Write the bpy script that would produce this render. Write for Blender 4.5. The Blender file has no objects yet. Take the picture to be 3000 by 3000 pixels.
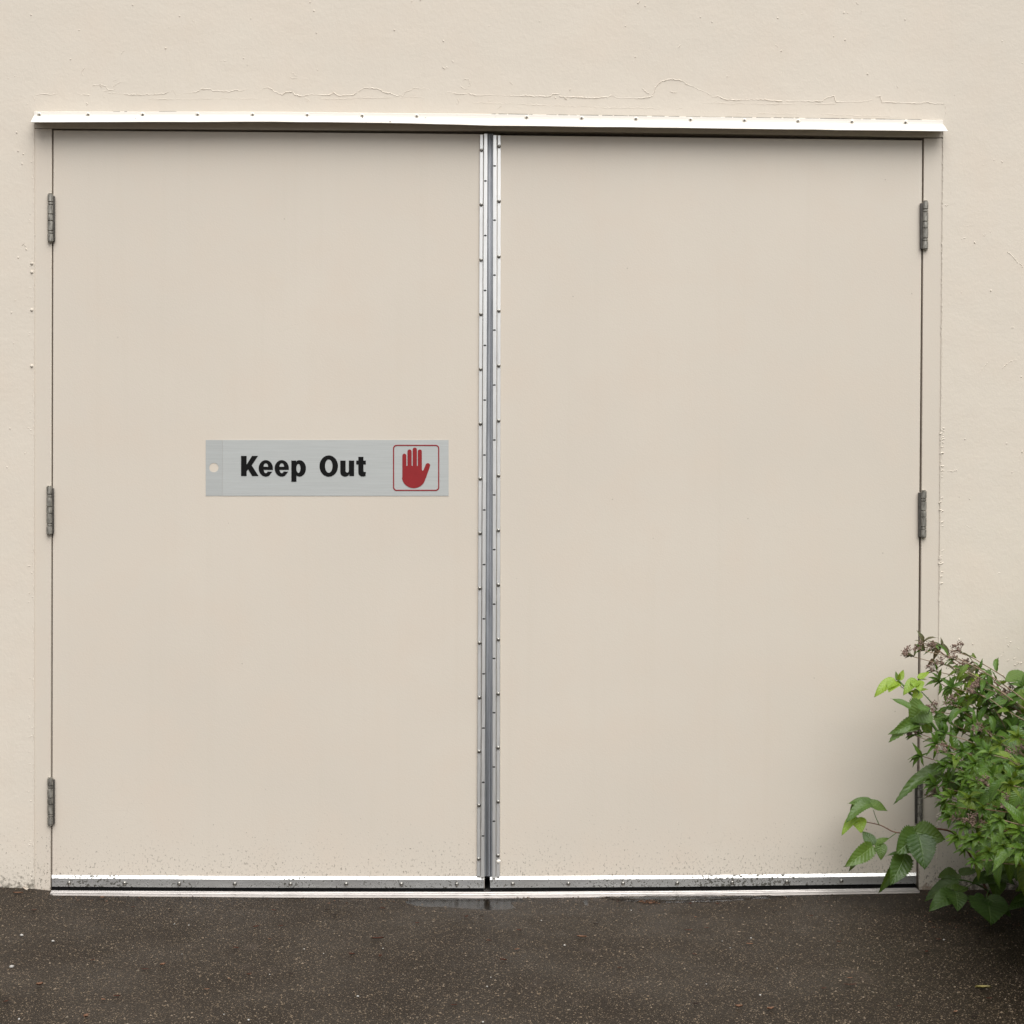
import bpy, bmesh, math, random
import numpy as np
from mathutils import Vector, Matrix, noise as mnoise

rng = random.Random(11)
C = bpy.context.scene.collection
SC = bpy.context.scene

# ------------------------------------------------------------------ camera
FPX = 4700.0
CAM = Vector((-0.0850, -4.5053, 1.1227))
def cam_rot(yaw, pitch, roll):
    return (Matrix.Rotation(yaw, 3, 'Z') @ Matrix.Rotation(pitch, 3, 'X') @ Matrix.Rotation(roll, 3, 'Y'))
R3 = cam_rot(-0.032447, -0.011837, -0.004374)
RIGHT, FWD, UP = R3.col[0].copy(), R3.col[1].copy(), R3.col[2].copy()
cd = bpy.data.cameras.new('camera'); cam = bpy.data.objects.new('camera', cd); C.objects.link(cam)
M = Matrix((( RIGHT.x, UP.x, -FWD.x, CAM.x), (RIGHT.y, UP.y, -FWD.y, CAM.y), (RIGHT.z, UP.z, -FWD.z, CAM.z), (0, 0, 0, 1)))
cam.matrix_world = M
cd.sensor_width = 36; cd.lens = 36 * FPX / 3000; cd.clip_start = 0.05; cd.clip_end = 400
SC.camera = cam

def P(px, py, y=0.0):
    """the point of the plane at depth y seen at photo pixel (px, py)"""
    d = RIGHT * ((px - 1500) / FPX) + FWD + UP * ((1500 - py) / FPX)
    return CAM + d * ((y - CAM.y) / d.y)
def PG(px, py, z=0.0):
    d = RIGHT * ((px - 1500) / FPX) + FWD + UP * ((1500 - py) / FPX)
    return CAM + d * ((z - CAM.z) / d.z)
def proj(p):
    q = p - CAM
    f = q.dot(FWD)
    return 1500 + FPX * q.dot(RIGHT) / f, 1500 - FPX * q.dot(UP) / f, f

# ------------------------------------------------------------------ world, sun, exposure
SUN_EL, SUN_AZ = math.radians(60), math.radians(164)      # azimuth from +Y, clockwise
w = bpy.data.worlds.new('World'); SC.world = w; w.use_nodes = True
nt = w.node_tree; nt.nodes.clear()
sky = nt.nodes.new('ShaderNodeTexSky'); sky.sky_type = 'NISHITA'; sky.sun_disc = False
sky.sun_elevation = SUN_EL; sky.sun_rotation = SUN_AZ
sky.air_density = 1.0; sky.dust_density = 4.0; sky.ozone_density = 1.0
hsv = nt.nodes.new('ShaderNodeHueSaturation'); hsv.inputs['Saturation'].default_value = 0.12
bg = nt.nodes.new('ShaderNodeBackground'); bg.inputs['Strength'].default_value = 0.075
wo = nt.nodes.new('ShaderNodeOutputWorld')
nt.links.new(sky.outputs[0], hsv.inputs['Color']); nt.links.new(hsv.outputs[0], bg.inputs['Color']); nt.links.new(bg.outputs[0], wo.inputs['Surface'])
sl = bpy.data.lights.new('sun', 'SUN'); sl.energy = 1.5; sl.angle = math.radians(65); sl.color = (1.0, 0.975, 0.94)
so = bpy.data.objects.new('sun', sl); C.objects.link(so); so.location = (0, -3, 6)
sd = Vector((math.sin(SUN_AZ) * math.cos(SUN_EL), math.cos(SUN_AZ) * math.cos(SUN_EL), math.sin(SUN_EL)))
so.rotation_euler = sd.to_track_quat('Z', 'Y').to_euler()
SC.view_settings.view_transform = 'Standard'
try: SC.view_settings.look = 'None'
except Exception: pass
SC.view_settings.gamma = 1.0; SC.view_settings.exposure = 1.01; SC.view_settings.use_curve_mapping = False

# ------------------------------------------------------------------ materials
class NB:
    def __init__(s, name):
        s.m = bpy.data.materials.new(name); s.m.use_nodes = True
        s.t = s.m.node_tree; s.t.nodes.clear()
        s.out = s.n('ShaderNodeOutputMaterial')
    def n(s, t, **kw):
        nd = s.t.nodes.new(t)
        for k, v in kw.items(): setattr(nd, k, v)
        return nd
    def set(s, sock, v):
        if isinstance(v, bpy.types.NodeSocket): s.t.links.new(v, sock)
        elif v is not None:
            if sock.type == 'RGBA' and not isinstance(v, (int, float)) and len(v) == 3: v = (*v, 1)
            sock.default_value = v
    def math(s, op, a, b=None, c=None, clamp=False):
        nd = s.n('ShaderNodeMath', operation=op); nd.use_clamp = clamp
        for i, v in enumerate((a, b, c)):
            if v is not None: s.set(nd.inputs[i], v)
        return nd.outputs[0]
    def noise(s, vec, scale, detail=4, rough=0.55, out=0):
        nd = s.n('ShaderNodeTexNoise'); s.set(nd.inputs['Vector'], vec); nd.inputs['Scale'].default_value = scale
        nd.inputs['Detail'].default_value = detail; nd.inputs['Roughness'].default_value = rough
        return nd.outputs[out]
    def voro(s, vec, scale, feature='F1', out='Distance', rand=1.0):
        nd = s.n('ShaderNodeTexVoronoi', feature=feature); s.set(nd.inputs['Vector'], vec)
        nd.inputs['Scale'].default_value = scale; nd.inputs['Randomness'].default_value = rand
        return nd.outputs[out]
    def ramp(s, f, lo, hi, a=0.0, b=1.0):
        nd = s.n('ShaderNodeMapRange'); nd.clamp = True
        for i, v in enumerate((f, lo, hi, a, b)): s.set(nd.inputs[i], v)
        return nd.outputs[0]
    def mix(s, f, a, b):
        nd = s.n('ShaderNodeMix', data_type='RGBA'); s.set(nd.inputs[0], f); s.set(nd.inputs[6], a); s.set(nd.inputs[7], b)
        return nd.outputs[2]
    def pos(s): return s.n('ShaderNodeNewGeometry').outputs['Position']
    def xyz(s, v):
        nd = s.n('ShaderNodeSeparateXYZ'); s.set(nd.inputs[0], v); return nd.outputs
    def mapping(s, v, scale=(1, 1, 1), rot=(0, 0, 0)):
        nd = s.n('ShaderNodeMapping'); s.set(nd.inputs['Vector'], v); nd.inputs['Scale'].default_value = scale
        nd.inputs['Rotation'].default_value = rot
        return nd.outputs[0]
    def bump(s, h, dist, strength=1.0, normal=None):
        nd = s.n('ShaderNodeBump'); s.set(nd.inputs['Height'], h); nd.inputs['Distance'].default_value = dist
        nd.inputs['Strength'].default_value = strength
        if normal is not None: s.set(nd.inputs['Normal'], normal)
        return nd.outputs[0]
    def bsdf(s, col, rough=0.5, metal=0.0, normal=None, spec=0.5, **kw):
        b = s.n('ShaderNodeBsdfPrincipled')
        s.set(b.inputs['Base Color'], col); s.set(b.inputs['Roughness'], rough); s.set(b.inputs['Metallic'], metal)
        s.set(b.inputs['Specular IOR Level'], spec)
        if normal is not None: s.set(b.inputs['Normal'], normal)
        for k, v in kw.items(): s.set(b.inputs[k.replace('_', ' ')], v)
        return b.outputs[0]
    def done(s, surf): s.t.links.new(surf, s.out.inputs['Surface']); return s.m

def paint_mat(name, col, rough_wall):
    b = NB(name); p = b.pos(); X, Y, Z = b.xyz(p)[:3]
    big = b.noise(p, 1.3, 3); mid = b.noise(p, 6, 4)
    c = b.mix(b.ramp(big, .3, .7), [v * .97 for v in col], [min(v * 1.03, 1) for v in col])
    pinkish = (col[0] * 1.01, col[1] * .975, col[2] * .955)
    c = b.mix(b.math('MULTIPLY', b.ramp(mid, .45, .75), .6), c, pinkish)
    # splash specks: dense at the foot, thinning upward
    sp = b.noise(b.mapping(p, (1, 1, .7)), 170, 3, .75)
    patch = b.noise(p, 7, 3)
    zj = b.math('ADD', Z, b.math('MULTIPLY', b.math('SUBTRACT', patch, .5), .14))
    th = b.ramp(zj, 0.03, 0.36, .555, .76)
    speck = b.ramp(b.math('SUBTRACT', sp, th), -.01, .09)
    c = b.mix(b.math('MULTIPLY', speck, .75), c, (0.085, 0.073, 0.052))
    st = b.noise(b.mapping(p, (9, 1, .25)), 3.2, 4, .6)
    c = b.mix(b.math('MULTIPLY', b.ramp(st, .55, .85), .13), c, (col[0] * .84, col[1] * .82, col[2] * .76))
    sv = b.n('ShaderNodeVectorMath', operation='ADD'); b.set(sv.inputs[0], b.mapping(p, (1, 1, 2.6), (0, .35, 0))); sv.inputs[1].default_value = (3, 1, 7)
    sf = b.voro(sv.outputs[0], 11, 'DISTANCE_TO_EDGE'); area = b.ramp(b.noise(p, 2.6, 3), .62, .72)
    c = b.mix(b.math('MULTIPLY', b.math('MULTIPLY', b.ramp(sf, .004, .014, 1, 0), area), .16), c, (col[0] * .66, col[1] * .64, col[2] * .6))
    # a few fly specks anywhere
    v = b.voro(p, 26); on = b.math('GREATER_THAN', b.xyz(b.voro(p, 26, out='Color'))[0], .93)
    dot = b.math('MULTIPLY', b.ramp(v, .025, .06, 1, 0), on)
    c = b.mix(b.math('MULTIPLY', dot, .45), c, (0.12, 0.09, 0.06))
    # grime and rust right at the ground
    g = b.noise(p, 75 if rough_wall else 38, 4, .7)
    gz = b.math('SUBTRACT', g, (b.ramp(Z, 0.010, 0.10, .40, .76) if rough_wall else b.ramp(Z, 0.0, 0.045, .36, .85)))
    if rough_wall:
        c = b.mix(b.math('MULTIPLY', b.ramp(gz, -.02, .14), .75), c, (0.07, 0.062, 0.045))
        f1 = b.noise(p, 190, 3, .6); f2 = b.noise(b.mapping(p, (1, 1, .9)), 100, 4, .6); f3 = b.noise(p, 9, 3)
        h = b.math('ADD', b.math('MULTIPLY', f1, .35), b.math('ADD', f2, b.math('MULTIPLY', f3, 3.0)))
        n = b.bump(h, .0012, .42)
        return b.done(b.bsdf(c, .62, 0, n, .35))
    c = b.mix(b.math('MULTIPLY', b.ramp(gz, -.02, .10), .55), c, (0.16, 0.075, 0.03))
    h = b.math('ADD', b.noise(p, 260, 2), b.math('MULTIPLY', b.noise(b.mapping(p, (1, 1, .3)), 5, 3), 3.0))
    return b.done(b.bsdf(c, .5, 0, b.bump(h, .0007, .35), .4))

WALLC = (0.654, 0.593, 0.509)
M_wall = paint_mat('wall_paint', WALLC, True)
M_door = paint_mat('door_paint', (0.627, 0.567, 0.487), False)

def simple(name, col, rough=.5, metal=0, spec=.5, var=.1, scale=40, bump=0.0):
    b = NB(name); p = b.pos(); f = b.noise(p, scale, 4)
    c = b.mix(b.ramp(f, .3, .7), [v * (1 - var) for v in col], [min(1, v * (1 + var)) for v in col])
    n = b.bump(f, bump, .6) if bump else None
    return b.done(b.bsdf(c, rough, metal, n, spec))

def cap_mat():
    b = NB('cap_paint'); p = b.pos()
    d = b.ramp(b.noise(b.mapping(p, (1, 1, 3)), 55, 4, .7), .66, .74)
    c = b.mix(b.math('MULTIPLY', d, .4), (0.74, 0.705, 0.645), (0.28, 0.23, 0.16))
    return b.done(b.bsdf(c, .4, 0, None, .5))
M_cap = cap_mat()

def alu_mat(name, col, dirt, rough=.38, stretch=(1, 1, .05)):
    b = NB(name); p = b.pos(); X, Y, Z = b.xyz(p)[:3]
    br = b.noise(b.mapping(p, stretch), 420, 2); cl = b.noise(p, 5, 4)
    c = b.mix(b.ramp(cl, .35, .65), [v * .9 for v in col], col)
    r = b.ramp(br, .3, .7, rough - .06, rough + .08)
    metal = 0.85
    if dirt:
        area = b.ramp(b.noise(b.mapping(p, (1, 1, .2)), 2.2, 2), .38, .62, .68, .53)
        sp = b.noise(b.mapping(p, (1.0, 1, 1.2), (0, .5, 0)), 105, 3, .75)
        low = b.ramp(Z, .022, .045, .07, 0)
        f = b.math('MULTIPLY', b.ramp(b.math('SUBTRACT', b.math('ADD', sp, low), area), -.01, .075), .95)
        c = b.mix(f, c, (0.045, 0.042, 0.032)); r = b.mix(f, r, (.8, .8, .8)); metal = b.math('MULTIPLY', b.math('SUBTRACT', 1, f), .85)
    return b.done(b.bsdf(c, r, metal, b.bump(br, .0002, .3)))
M_alu = alu_mat('aluminium_strip', (0.90, 0.90, 0.885), False)
M_sweep = alu_mat('aluminium_sweep', (0.66, 0.66, 0.65), True, .34, (.05, 1, 1))
M_thr = alu_mat('aluminium_threshold', (0.50, 0.47, 0.45), False, .45, (.05, 1, 1))
M_screw = simple('screw_steel', (0.27, 0.26, 0.24), .3, 1.0)
M_groove = simple('groove_dark', (0.15, 0.135, 0.11), .7, 0, .3, .4, 60)  # grey-brown for threshold grooves, dirt dashes above the cap and screw sockets
M_slot_shade = simple('slot_shade_black', (0.03, 0.03, 0.03), .7)  # near-black that paints the shade inside the strip slots
M_rubber_shade = simple('rubber_and_gap_shade', (0.005, 0.005, 0.005), .8, 0, .1, .3, 80, .001)  # black rubber of the seals; also paints the shade in the door gaps

def gasket_mat():
    b = NB('grey_gasket'); p = b.pos()
    s = b.noise(b.mapping(p, (1, 1, .02)), 600, 3); cl = b.noise(b.mapping(p, (1, 1, .3)), 14, 4)
    c = b.mix(b.ramp(s, .3, .7), (0.25, 0.265, 0.29), (0.35, 0.365, 0.39))
    c = b.mix(b.ramp(cl, .5, .75), c, (0.17, 0.18, 0.20))
    return b.done(b.bsdf(c, .55, 0, b.bump(s, .0004, .4), .4))
M_gasket = gasket_mat()

def hinge_mat():
    b = NB('weathered_steel'); p = b.pos()
    f = b.noise(b.mapping(p, (1, 1, .35)), 160, 4, .65)
    c = b.mix(b.ramp(f, .35, .68), (0.17, 0.16, 0.14), (0.46, 0.44, 0.39))
    return b.done(b.bsdf(c, .42, .65, b.bump(f, .0004, .4)))
M_hinge = hinge_mat()
M_hinge_dark = simple('tarnished_steel', (0.075, 0.068, 0.06), .5, .4, .5, .3, 120)

def sign_mat(name, k):
    b = NB(name); p = b.pos()
    s = b.noise(b.mapping(p, (.012, 1, 1)), 900, 3, .6); s2 = b.noise(b.mapping(p, (.05, 1, 1)), 150, 2)
    X = b.xyz(p)[0]
    c = b.mix(b.ramp(s, .3, .7), [v * k for v in (0.425, 0.44, 0.43)], [v * k for v in (0.48, 0.495, 0.485)])
    c = b.mix(b.math('MULTIPLY', b.ramp(s2, .5, .7), .35), c, [v * k for v in (0.50, 0.52, 0.515)])
    return b.done(b.bsdf(c, .45, .15, b.bump(s, .0002, .25), .4))
M_sign = sign_mat('brushed_sign_metal', 1.03); M_sign2 = sign_mat('brushed_sign_tab', .97)
M_ink = simple('black_ink', (0.006, 0.006, 0.006), .7, 0, .12, .05)
M_red = simple('red_ink', (0.26, 0.019, 0.022), .55, 0, .25, .05)
M_dark = simple('dark_interior', (0.01, 0.01, 0.01), .9)

def ground_mat():
    b = NB('wet_asphalt'); p = b.pos(); X, Y, Z = b.xyz(p)[:3]
    flat = b.n('ShaderNodeCombineXYZ'); b.set(flat.inputs[0], X); b.set(flat.inputs[1], Y); fl = flat.outputs[0]
    wob = b.n('ShaderNodeVectorMath', operation='ADD'); b.set(wob.inputs[0], fl)
    sc = b.n('ShaderNodeVectorMath', operation='SCALE'); b.set(sc.inputs[0], b.noise(fl, 90, 2, .5, 1)); sc.inputs['Scale'].default_value = .006
    b.set(wob.inputs[1], sc.outputs[0]); wv = wob.outputs[0]
    big = b.noise(fl, 1.6, 5, .6); mid = b.noise(fl, 22, 4, .6); fine = b.noise(fl, 320, 3, .7)
    c = b.mix(b.ramp(big, .3, .7), (0.0125, 0.0088, 0.0058), (0.0185, 0.0134, 0.0092))
    c = b.mix(b.math('MULTIPLY', b.ramp(fine, .4, .7), .6), c, (0.031, 0.023, 0.016))
    c = b.mix(b.math('MULTIPLY', b.ramp(mid, .55, .8), .35), c, (0.010, 0.008, 0.0065))
    # worn pale patches
    wornn = b.noise(b.mapping(fl, (1, 1, 1)), 4.5, 5, .7)
    c = b.mix(b.math('MULTIPLY', b.ramp(wornn, .60, .74), .60), c, (0.066, 0.050, 0.040))
    def chips(scale, thr, size, col, amt):
        nonlocal c
        d = b.voro(wv, scale); cc = b.xyz(b.voro(wv, scale, out='Color'))
        on = b.math('GREATER_THAN', cc[0], thr)
        rr = b.math('MULTIPLY_ADD', cc[1], size * .7, size * .35)
        f = b.math('MULTIPLY', b.math('LESS_THAN', d, rr), on)
        k = b.math('MULTIPLY', f, b.math('MULTIPLY_ADD', cc[2], amt * .7, amt * .3))
        c = b.mix(k, c, col); return k
    k1 = chips(290, .70, .42, (0.20, 0.15, 0.10), .95)
    k2 = chips(190, .86, .40, (0.25, 0.185, 0.125), .95)
    k3 = chips(95, .965, .32, (0.30, 0.25, 0.19), .9)
    k4 = chips(180, .74, .42, (0.070, 0.052, 0.037), 1.0)
    h = b.math('ADD', b.noise(fl, 210, 3, .6), b.math('MULTIPLY', b.voro(wv, 180), .9))
    n = b.bump(h, .0016, .8)
    wet = b.ramp(b.noise(fl, 3, 3), .35, .65, .62, .42)
    return b.done(b.bsdf(c, wet, 0, n, .14))
M_ground = ground_mat()

def water_mat():
    b = NB('rain_water'); n = b.bump(b.noise(b.pos(), 40, 3), .0008, .3)
    fr = b.n('ShaderNodeFresnel'); fr.inputs['IOR'].default_value = 1.33
    tr = b.n('ShaderNodeBsdfTransparent'); tr.inputs['Color'].default_value = (.66, .63, .59, 1)
    gl = b.n('ShaderNodeBsdfGlossy'); gl.inputs['Roughness'].default_value = .2; b.set(gl.inputs['Normal'], n)
    mx = b.n('ShaderNodeMixShader')
    for k, q in enumerate((fr.outputs[0], tr.outputs[0], gl.outputs[0])): b.t.links.new(q, mx.inputs[k])
    return b.done(mx.outputs[0])
M_water = water_mat()

def leaf_mat(name, dark, light, nveins, vein_amt, rough=.32, trans=.22, tr_col=(0.21, 0.30, 0.025)):
    b = NB(name)
    uv = b.n('ShaderNodeTexCoord').outputs['UV']; U, V = b.xyz(uv)[:2]
    au = b.math('ABSOLUTE', b.math('MULTIPLY_ADD', U, 2, -1))
    ph = b.math('FRACT', b.math('MULTIPLY_ADD', V, nveins, b.math('MULTIPLY', au, -nveins * .22)))
    tri = b.math('ABSOLUTE', b.math('MULTIPLY_ADD', ph, 2, -1))
    side = b.ramp(tri, .80, 1.0)
    midr = b.ramp(au, .03, .09, 1, 0)
    vein = b.math('MAXIMUM', b.math('MULTIPLY', side, .6), midr)
    rnd = b.n('ShaderNodeObjectInfo').outputs['Random']
    nz = b.noise(b.pos(), 30, 3)
    base = b.mix(b.math('MULTIPLY_ADD', rnd, .7, b.math('MULTIPLY', b.math('SUBTRACT', nz, .5), .9), clamp=True), dark, light)
    col = b.mix(b.math('MULTIPLY', vein, vein_amt), base, [min(1, v * 1.9 + .012) for v in light])
    h = b.math('ADD', b.math('MULTIPLY', tri, -.7), b.math('MULTIPLY', midr, -.8))
    drops = b.ramp(b.voro(b.pos(), 230), .10, .2, 1, 0)
    on = b.math('GREATER_THAN', b.xyz(b.voro(b.pos(), 230, out='Color'))[0], .80)
    h = b.math('ADD', h, b.math('MULTIPLY', b.math('MULTIPLY', drops, on), 1.6))
    n = b.bump(h, .0011, .75)
    s1 = b.bsdf(col, rough, 0, n, .5)
    tr = b.n('ShaderNodeBsdfTranslucent'); b.set(tr.inputs['Color'], tr_col); b.set(tr.inputs['Normal'], n)
    mx = b.n('ShaderNodeMixShader'); mx.inputs[0].default_value = trans
    b.t.links.new(s1, mx.inputs[1]); b.t.links.new(tr.outputs[0], mx.inputs[2])
    return b.done(mx.outputs[0])
LM = {
 'spirea': leaf_mat('spirea_leaf_green', (0.050, 0.118, 0.012), (0.135, 0.232, 0.025), 11, .3),
 'spirea_light': leaf_mat('spirea_leaf_light', (0.115, 0.19, 0.020), (0.20, 0.28, 0.032), 11, .25, .4, .3),
 'spirea_red': leaf_mat('spirea_leaf_bronze', (0.07, 0.085, 0.03), (0.15, 0.075, 0.036), 9, .15, .45, .2, (0.2, 0.1, 0.04)),
 'bramble': leaf_mat('bramble_leaf_green', (0.036, 0.082, 0.013), (0.076, 0.130, 0.021), 8, .2, .45, .2),
 'bramble_mid': leaf_mat('bramble_leaf_mid', (0.060, 0.125, 0.020), (0.105, 0.175, 0.028), 8, .18, .45, .25),
 'bramble_lime': leaf_mat('bramble_leaf_lime', (0.17, 0.285, 0.022), (0.26, 0.38, 0.035), 8, .12, .42, .3, (0.4, 0.5, 0.04)),
}
M_stem_green = simple('green_cane', (0.085, 0.16, 0.03), .45, 0, .5, .25, 60)
M_stem_red = simple('reddish_twig', (0.17, 0.085, 0.05), .55, 0, .4, .3, 60)
M_stem_tan = simple('tan_twig', (0.26, 0.185, 0.12), .6, 0, .4, .25, 60)
M_flower = simple('faded_flower', (0.21, 0.145, 0.115), .75, 0, .2, .45, 260)
M_husk = simple('brown_husk', (0.042, 0.013, 0.006), .7, 0, .2, .4, 200)
M_husk2 = simple('pale_husk', (0.13, 0.068, 0.04), .7, 0, .2, .4, 200)
M_husk_shadow = simple('husk_and_shadow', (0.012, 0.006, 0.004), .7, 0, .2, .4, 200)  # darkest husks and marks; also the painted shadow under the cap screws
M_peb = simple('white_pebble', (0.36, 0.345, 0.32), .55, 0, .4, .15, 150)
M_grit = simple('tan_grit', (0.16, 0.12, 0.08), .6, 0, .4, .45, 300)
M_yellow = simple('yellow_leaf', (0.20, 0.165, 0.045), .5, 0, .4, .3, 100)

# ------------------------------------------------------------------ builders
def thing(name, loc, label, cat, group=None):
    o = bpy.data.objects.new(name, None); C.objects.link(o); o.location = loc; o.empty_display_size = .05
    tag(o, label, cat, group); return o
def tag(o, label, cat, group=None, kind=None):
    if label: o['label'] = label
    if cat: o['category'] = cat
    if group: o['group'] = group
    if kind: o['kind'] = kind
def root_of(o):
    while o.parent: o = o.parent
    return o
class MB:
    """collects world-space geometry of ONE object"""
    def __init__(s): s.v = []; s.f = []; s.uv = None
    def add(s, vs, fs):
        k = len(s.v); s.v += [tuple(v) for v in vs]; s.f += [tuple(i + k for i in f) for f in fs]; return s
    def prism(s, poly, y0, y1):
        """px outline seen at depth y0, pushed straight back to depth y1"""
        a = [P(x, y, y0) for x, y in poly]; n = len(a)
        vs = a + [Vector((v.x, y1, v.z)) for v in a]
        fs = [tuple(range(n)), tuple(range(2 * n - 1, n - 1, -1))] + [(i, n + i, n + (i + 1) % n, (i + 1) % n) for i in range(n)]
        return s.add(vs, fs)
    def box(s, lo, hi):
        (a, b, c), (d, e, f) = lo, hi
        vs = [(a, b, c), (d, b, c), (d, e, c), (a, e, c), (a, b, f), (d, b, f), (d, e, f), (a, e, f)]
        return s.add(vs, [(0, 3, 2, 1), (4, 5, 6, 7), (0, 1, 5, 4), (1, 2, 6, 5), (2, 3, 7, 6), (3, 0, 4, 7)])
    def tube(s, pts, rad, n=6):
        pts = [Vector(p) for p in pts]; m = len(pts)
        if not hasattr(rad, '__len__'): rad = [rad] * m
        vs = []
        for i, p in enumerate(pts):
            t = (pts[min(i + 1, m - 1)] - pts[max(i - 1, 0)]).normalized()
            a = t.cross(Vector((0.3, 1, 0.2))).normalized(); b2 = t.cross(a)
            vs += [p + (a * math.cos(2 * math.pi * k / n) + b2 * math.sin(2 * math.pi * k / n)) * rad[i] for k in range(n)]
        fs = [(i * n + k, i * n + (k + 1) % n, (i + 1) * n + (k + 1) % n, (i + 1) * n + k) for i in range(m - 1) for k in range(n)]
        fs += [tuple(range(n - 1, -1, -1)), tuple((m - 1) * n + k for k in range(n))]
        return s.add(vs, fs)
    def lathe(s, c, axis, prof, n=14):
        """prof: (offset along axis, radius)"""
        ax = Vector(axis).normalized(); a = ax.orthogonal().normalized(); b2 = ax.cross(a); c = Vector(c)
        vs = [c + ax * h + (a * math.cos(2 * math.pi * k / n) + b2 * math.sin(2 * math.pi * k / n)) * r for h, r in prof for k in range(n)]
        m = len(prof)
        fs = [(i * n + k, i * n + (k + 1) % n, (i + 1) * n + (k + 1) % n, (i + 1) * n + k) for i in range(m - 1) for k in range(n)]
        fs += [tuple(range(n - 1, -1, -1)), tuple((m - 1) * n + k for k in range(n))]
        return s.add(vs, fs)
    def ribbon(s, pts, wpx, h, jit=1.0, y=0.0, step=5.0, hvar=.6, lip=0.25):
        """a thin ragged ridge lying on the wall along px points"""
        line = []
        for (x0, y0), (x1, y1) in zip(pts, pts[1:]):
            L = math.hypot(x1 - x0, y1 - y0); k = max(1, int(L / step))
            for i in range(k):
                t = i / k; line.append((x0 + (x1 - x0) * t + rng.uniform(-jit, jit), y0 + (y1 - y0) * t + rng.uniform(-jit, jit)))
        line.append(pts[-1]); n = len(line)
        if n < 2: return s
        vs = []
        for i, (x, yy) in enumerate(line):
            a, b = line[max(i - 1, 0)], line[min(i + 1, n - 1)]
            tx, ty = b[0] - a[0], b[1] - a[1]; L = math.hypot(tx, ty) or 1
            nx, ny = -ty / L, tx / L
            if ny > 0: nx, ny = -nx, -ny
            w_ = wpx * rng.uniform(.7, 1.3); hh = h * (1 - hvar * rng.random()) * max(.05, min(1, .75 + 1.3 * mnoise.noise((x * .013, yy * .013, 7))))
            if i in (0, n - 1): hh *= .1
            vs += [P(x + nx * w_, yy + ny * w_, y + .0006), P(x + nx * w_ * (lip - .5) , yy + ny * w_ * (lip - .5), y - hh), P(x - nx * w_, yy - ny * w_, y + .0006)]
        fs = []
        for i in range(n - 1):
            for k in (0, 1): fs.append((i * 3 + k, i * 3 + k + 1, i * 3 + 4 + k, i * 3 + 3 + k))
        return s.add(vs, fs)
    def blob(s, c, r, squash=(1, 1, 1), jit=.15, sub=1):
        bm = bmesh.new(); bmesh.ops.create_icosphere(bm, subdivisions=sub, radius=1)
        vs = [Vector(c) + Vector((v.co.x * squash[0], v.co.y * squash[1], v.co.z * squash[2])) * r * rng.uniform(1 - jit, 1 + jit) for v in bm.verts]
        fs = [[v.index for v in f.verts] for f in bm.faces]; bm.free()
        return s.add(vs, fs)
    def build(s, name, mat, parent=None, smooth=False, fix=True, sharp=None):
        off = root_of(parent).location if parent else Vector((0, 0, 0))
        me = bpy.data.meshes.new(name)
        me.from_pydata([(v[0] - off[0], v[1] - off[1], v[2] - off[2]) for v in s.v], [], s.f)
        if fix:
            bm = bmesh.new(); bm.from_mesh(me); bmesh.ops.recalc_face_normals(bm, faces=bm.faces); bm.to_mesh(me); bm.free()
        if s.uv is not None:
            ul = me.uv_layers.new(name='UVMap'); arr = np.array(s.uv, dtype=np.float32)
            idx = np.zeros(len(me.loops), dtype=np.int32); me.loops.foreach_get('vertex_index', idx)
            ul.data.foreach_set('uv', arr[idx].ravel())
        me.materials.append(mat)
        if smooth:
            me.polygons.foreach_set('use_smooth', [True] * len(me.polygons))
            if sharp: me.set_sharp_from_angle(angle=math.radians(sharp))
        o = bpy.data.objects.new(name, me); C.objects.link(o)
        if parent: o.parent = parent
        return o
def bevel(o, width, seg=2):
    m = o.modifiers.new('bevel', 'BEVEL'); m.width = width; m.segments = seg; m.limit_method = 'ANGLE'; m.angle_limit = math.radians(40)
    o.data.polygons.foreach_set('use_smooth', [True] * len(o.data.polygons)); o.data.set_sharp_from_angle(angle=math.radians(50))
    return o
def copy_to(o, loc, parent):
    c = o.copy(); C.objects.link(c); c.parent = parent; c.location = loc; return c
def lerp(a, b, t): return a + (b - a) * t
def pw(x, tab):
    for (x0, y0), (x1, y1) in zip(tab, tab[1:]):
        if x <= x1: return lerp(y0, y1, (x - x0) / (x1 - x0)) if x > x0 else y0
    return tab[-1][1]

# ------------------------------------------------------------------ ground (dips in front of the doors)
ROWS = [(-400, 2606), (0, 2606), (100, 2611), (152, 2620), (800, 2627), (1430, 2629), (1580, 2626.5), (2100, 2624), (2693, 2614), (3400, 2612)]
WALLZ = []
for x_, r_ in ROWS:
    q = P(x_, r_, -0.03); WALLZ.append((q.x, q.z - .001))
def gz(x, y):
    zw = pw(x, WALLZ); t = min(1, max(0, (-y - .03) / .55)); t = t * t * (3 - 2 * t)
    return lerp(zw, 0.0, t) + (.0022 * mnoise.noise((x * 5, y * 5, 0)) + .0010 * mnoise.noise((x * 16, y * 16, 3))) * min(1, -y * 8 if y < 0 else 0)
def on_ground(px, py):
    z = 0
    for _ in range(6):
        q = PG(px, py, z); z = gz(q.x, q.y)
    return Vector((q.x, q.y, z))
xs = list(np.concatenate([[-60, -20, -8, -4], np.linspace(-2.2, 2.2, 111), [4, 8, 20, 60]]))
ys = list(np.concatenate([[.16, .0], -np.linspace(.03, 2.4, 80), [-4, -8, -20, -60]]))
g = MB(); nx = len(xs)
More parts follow.
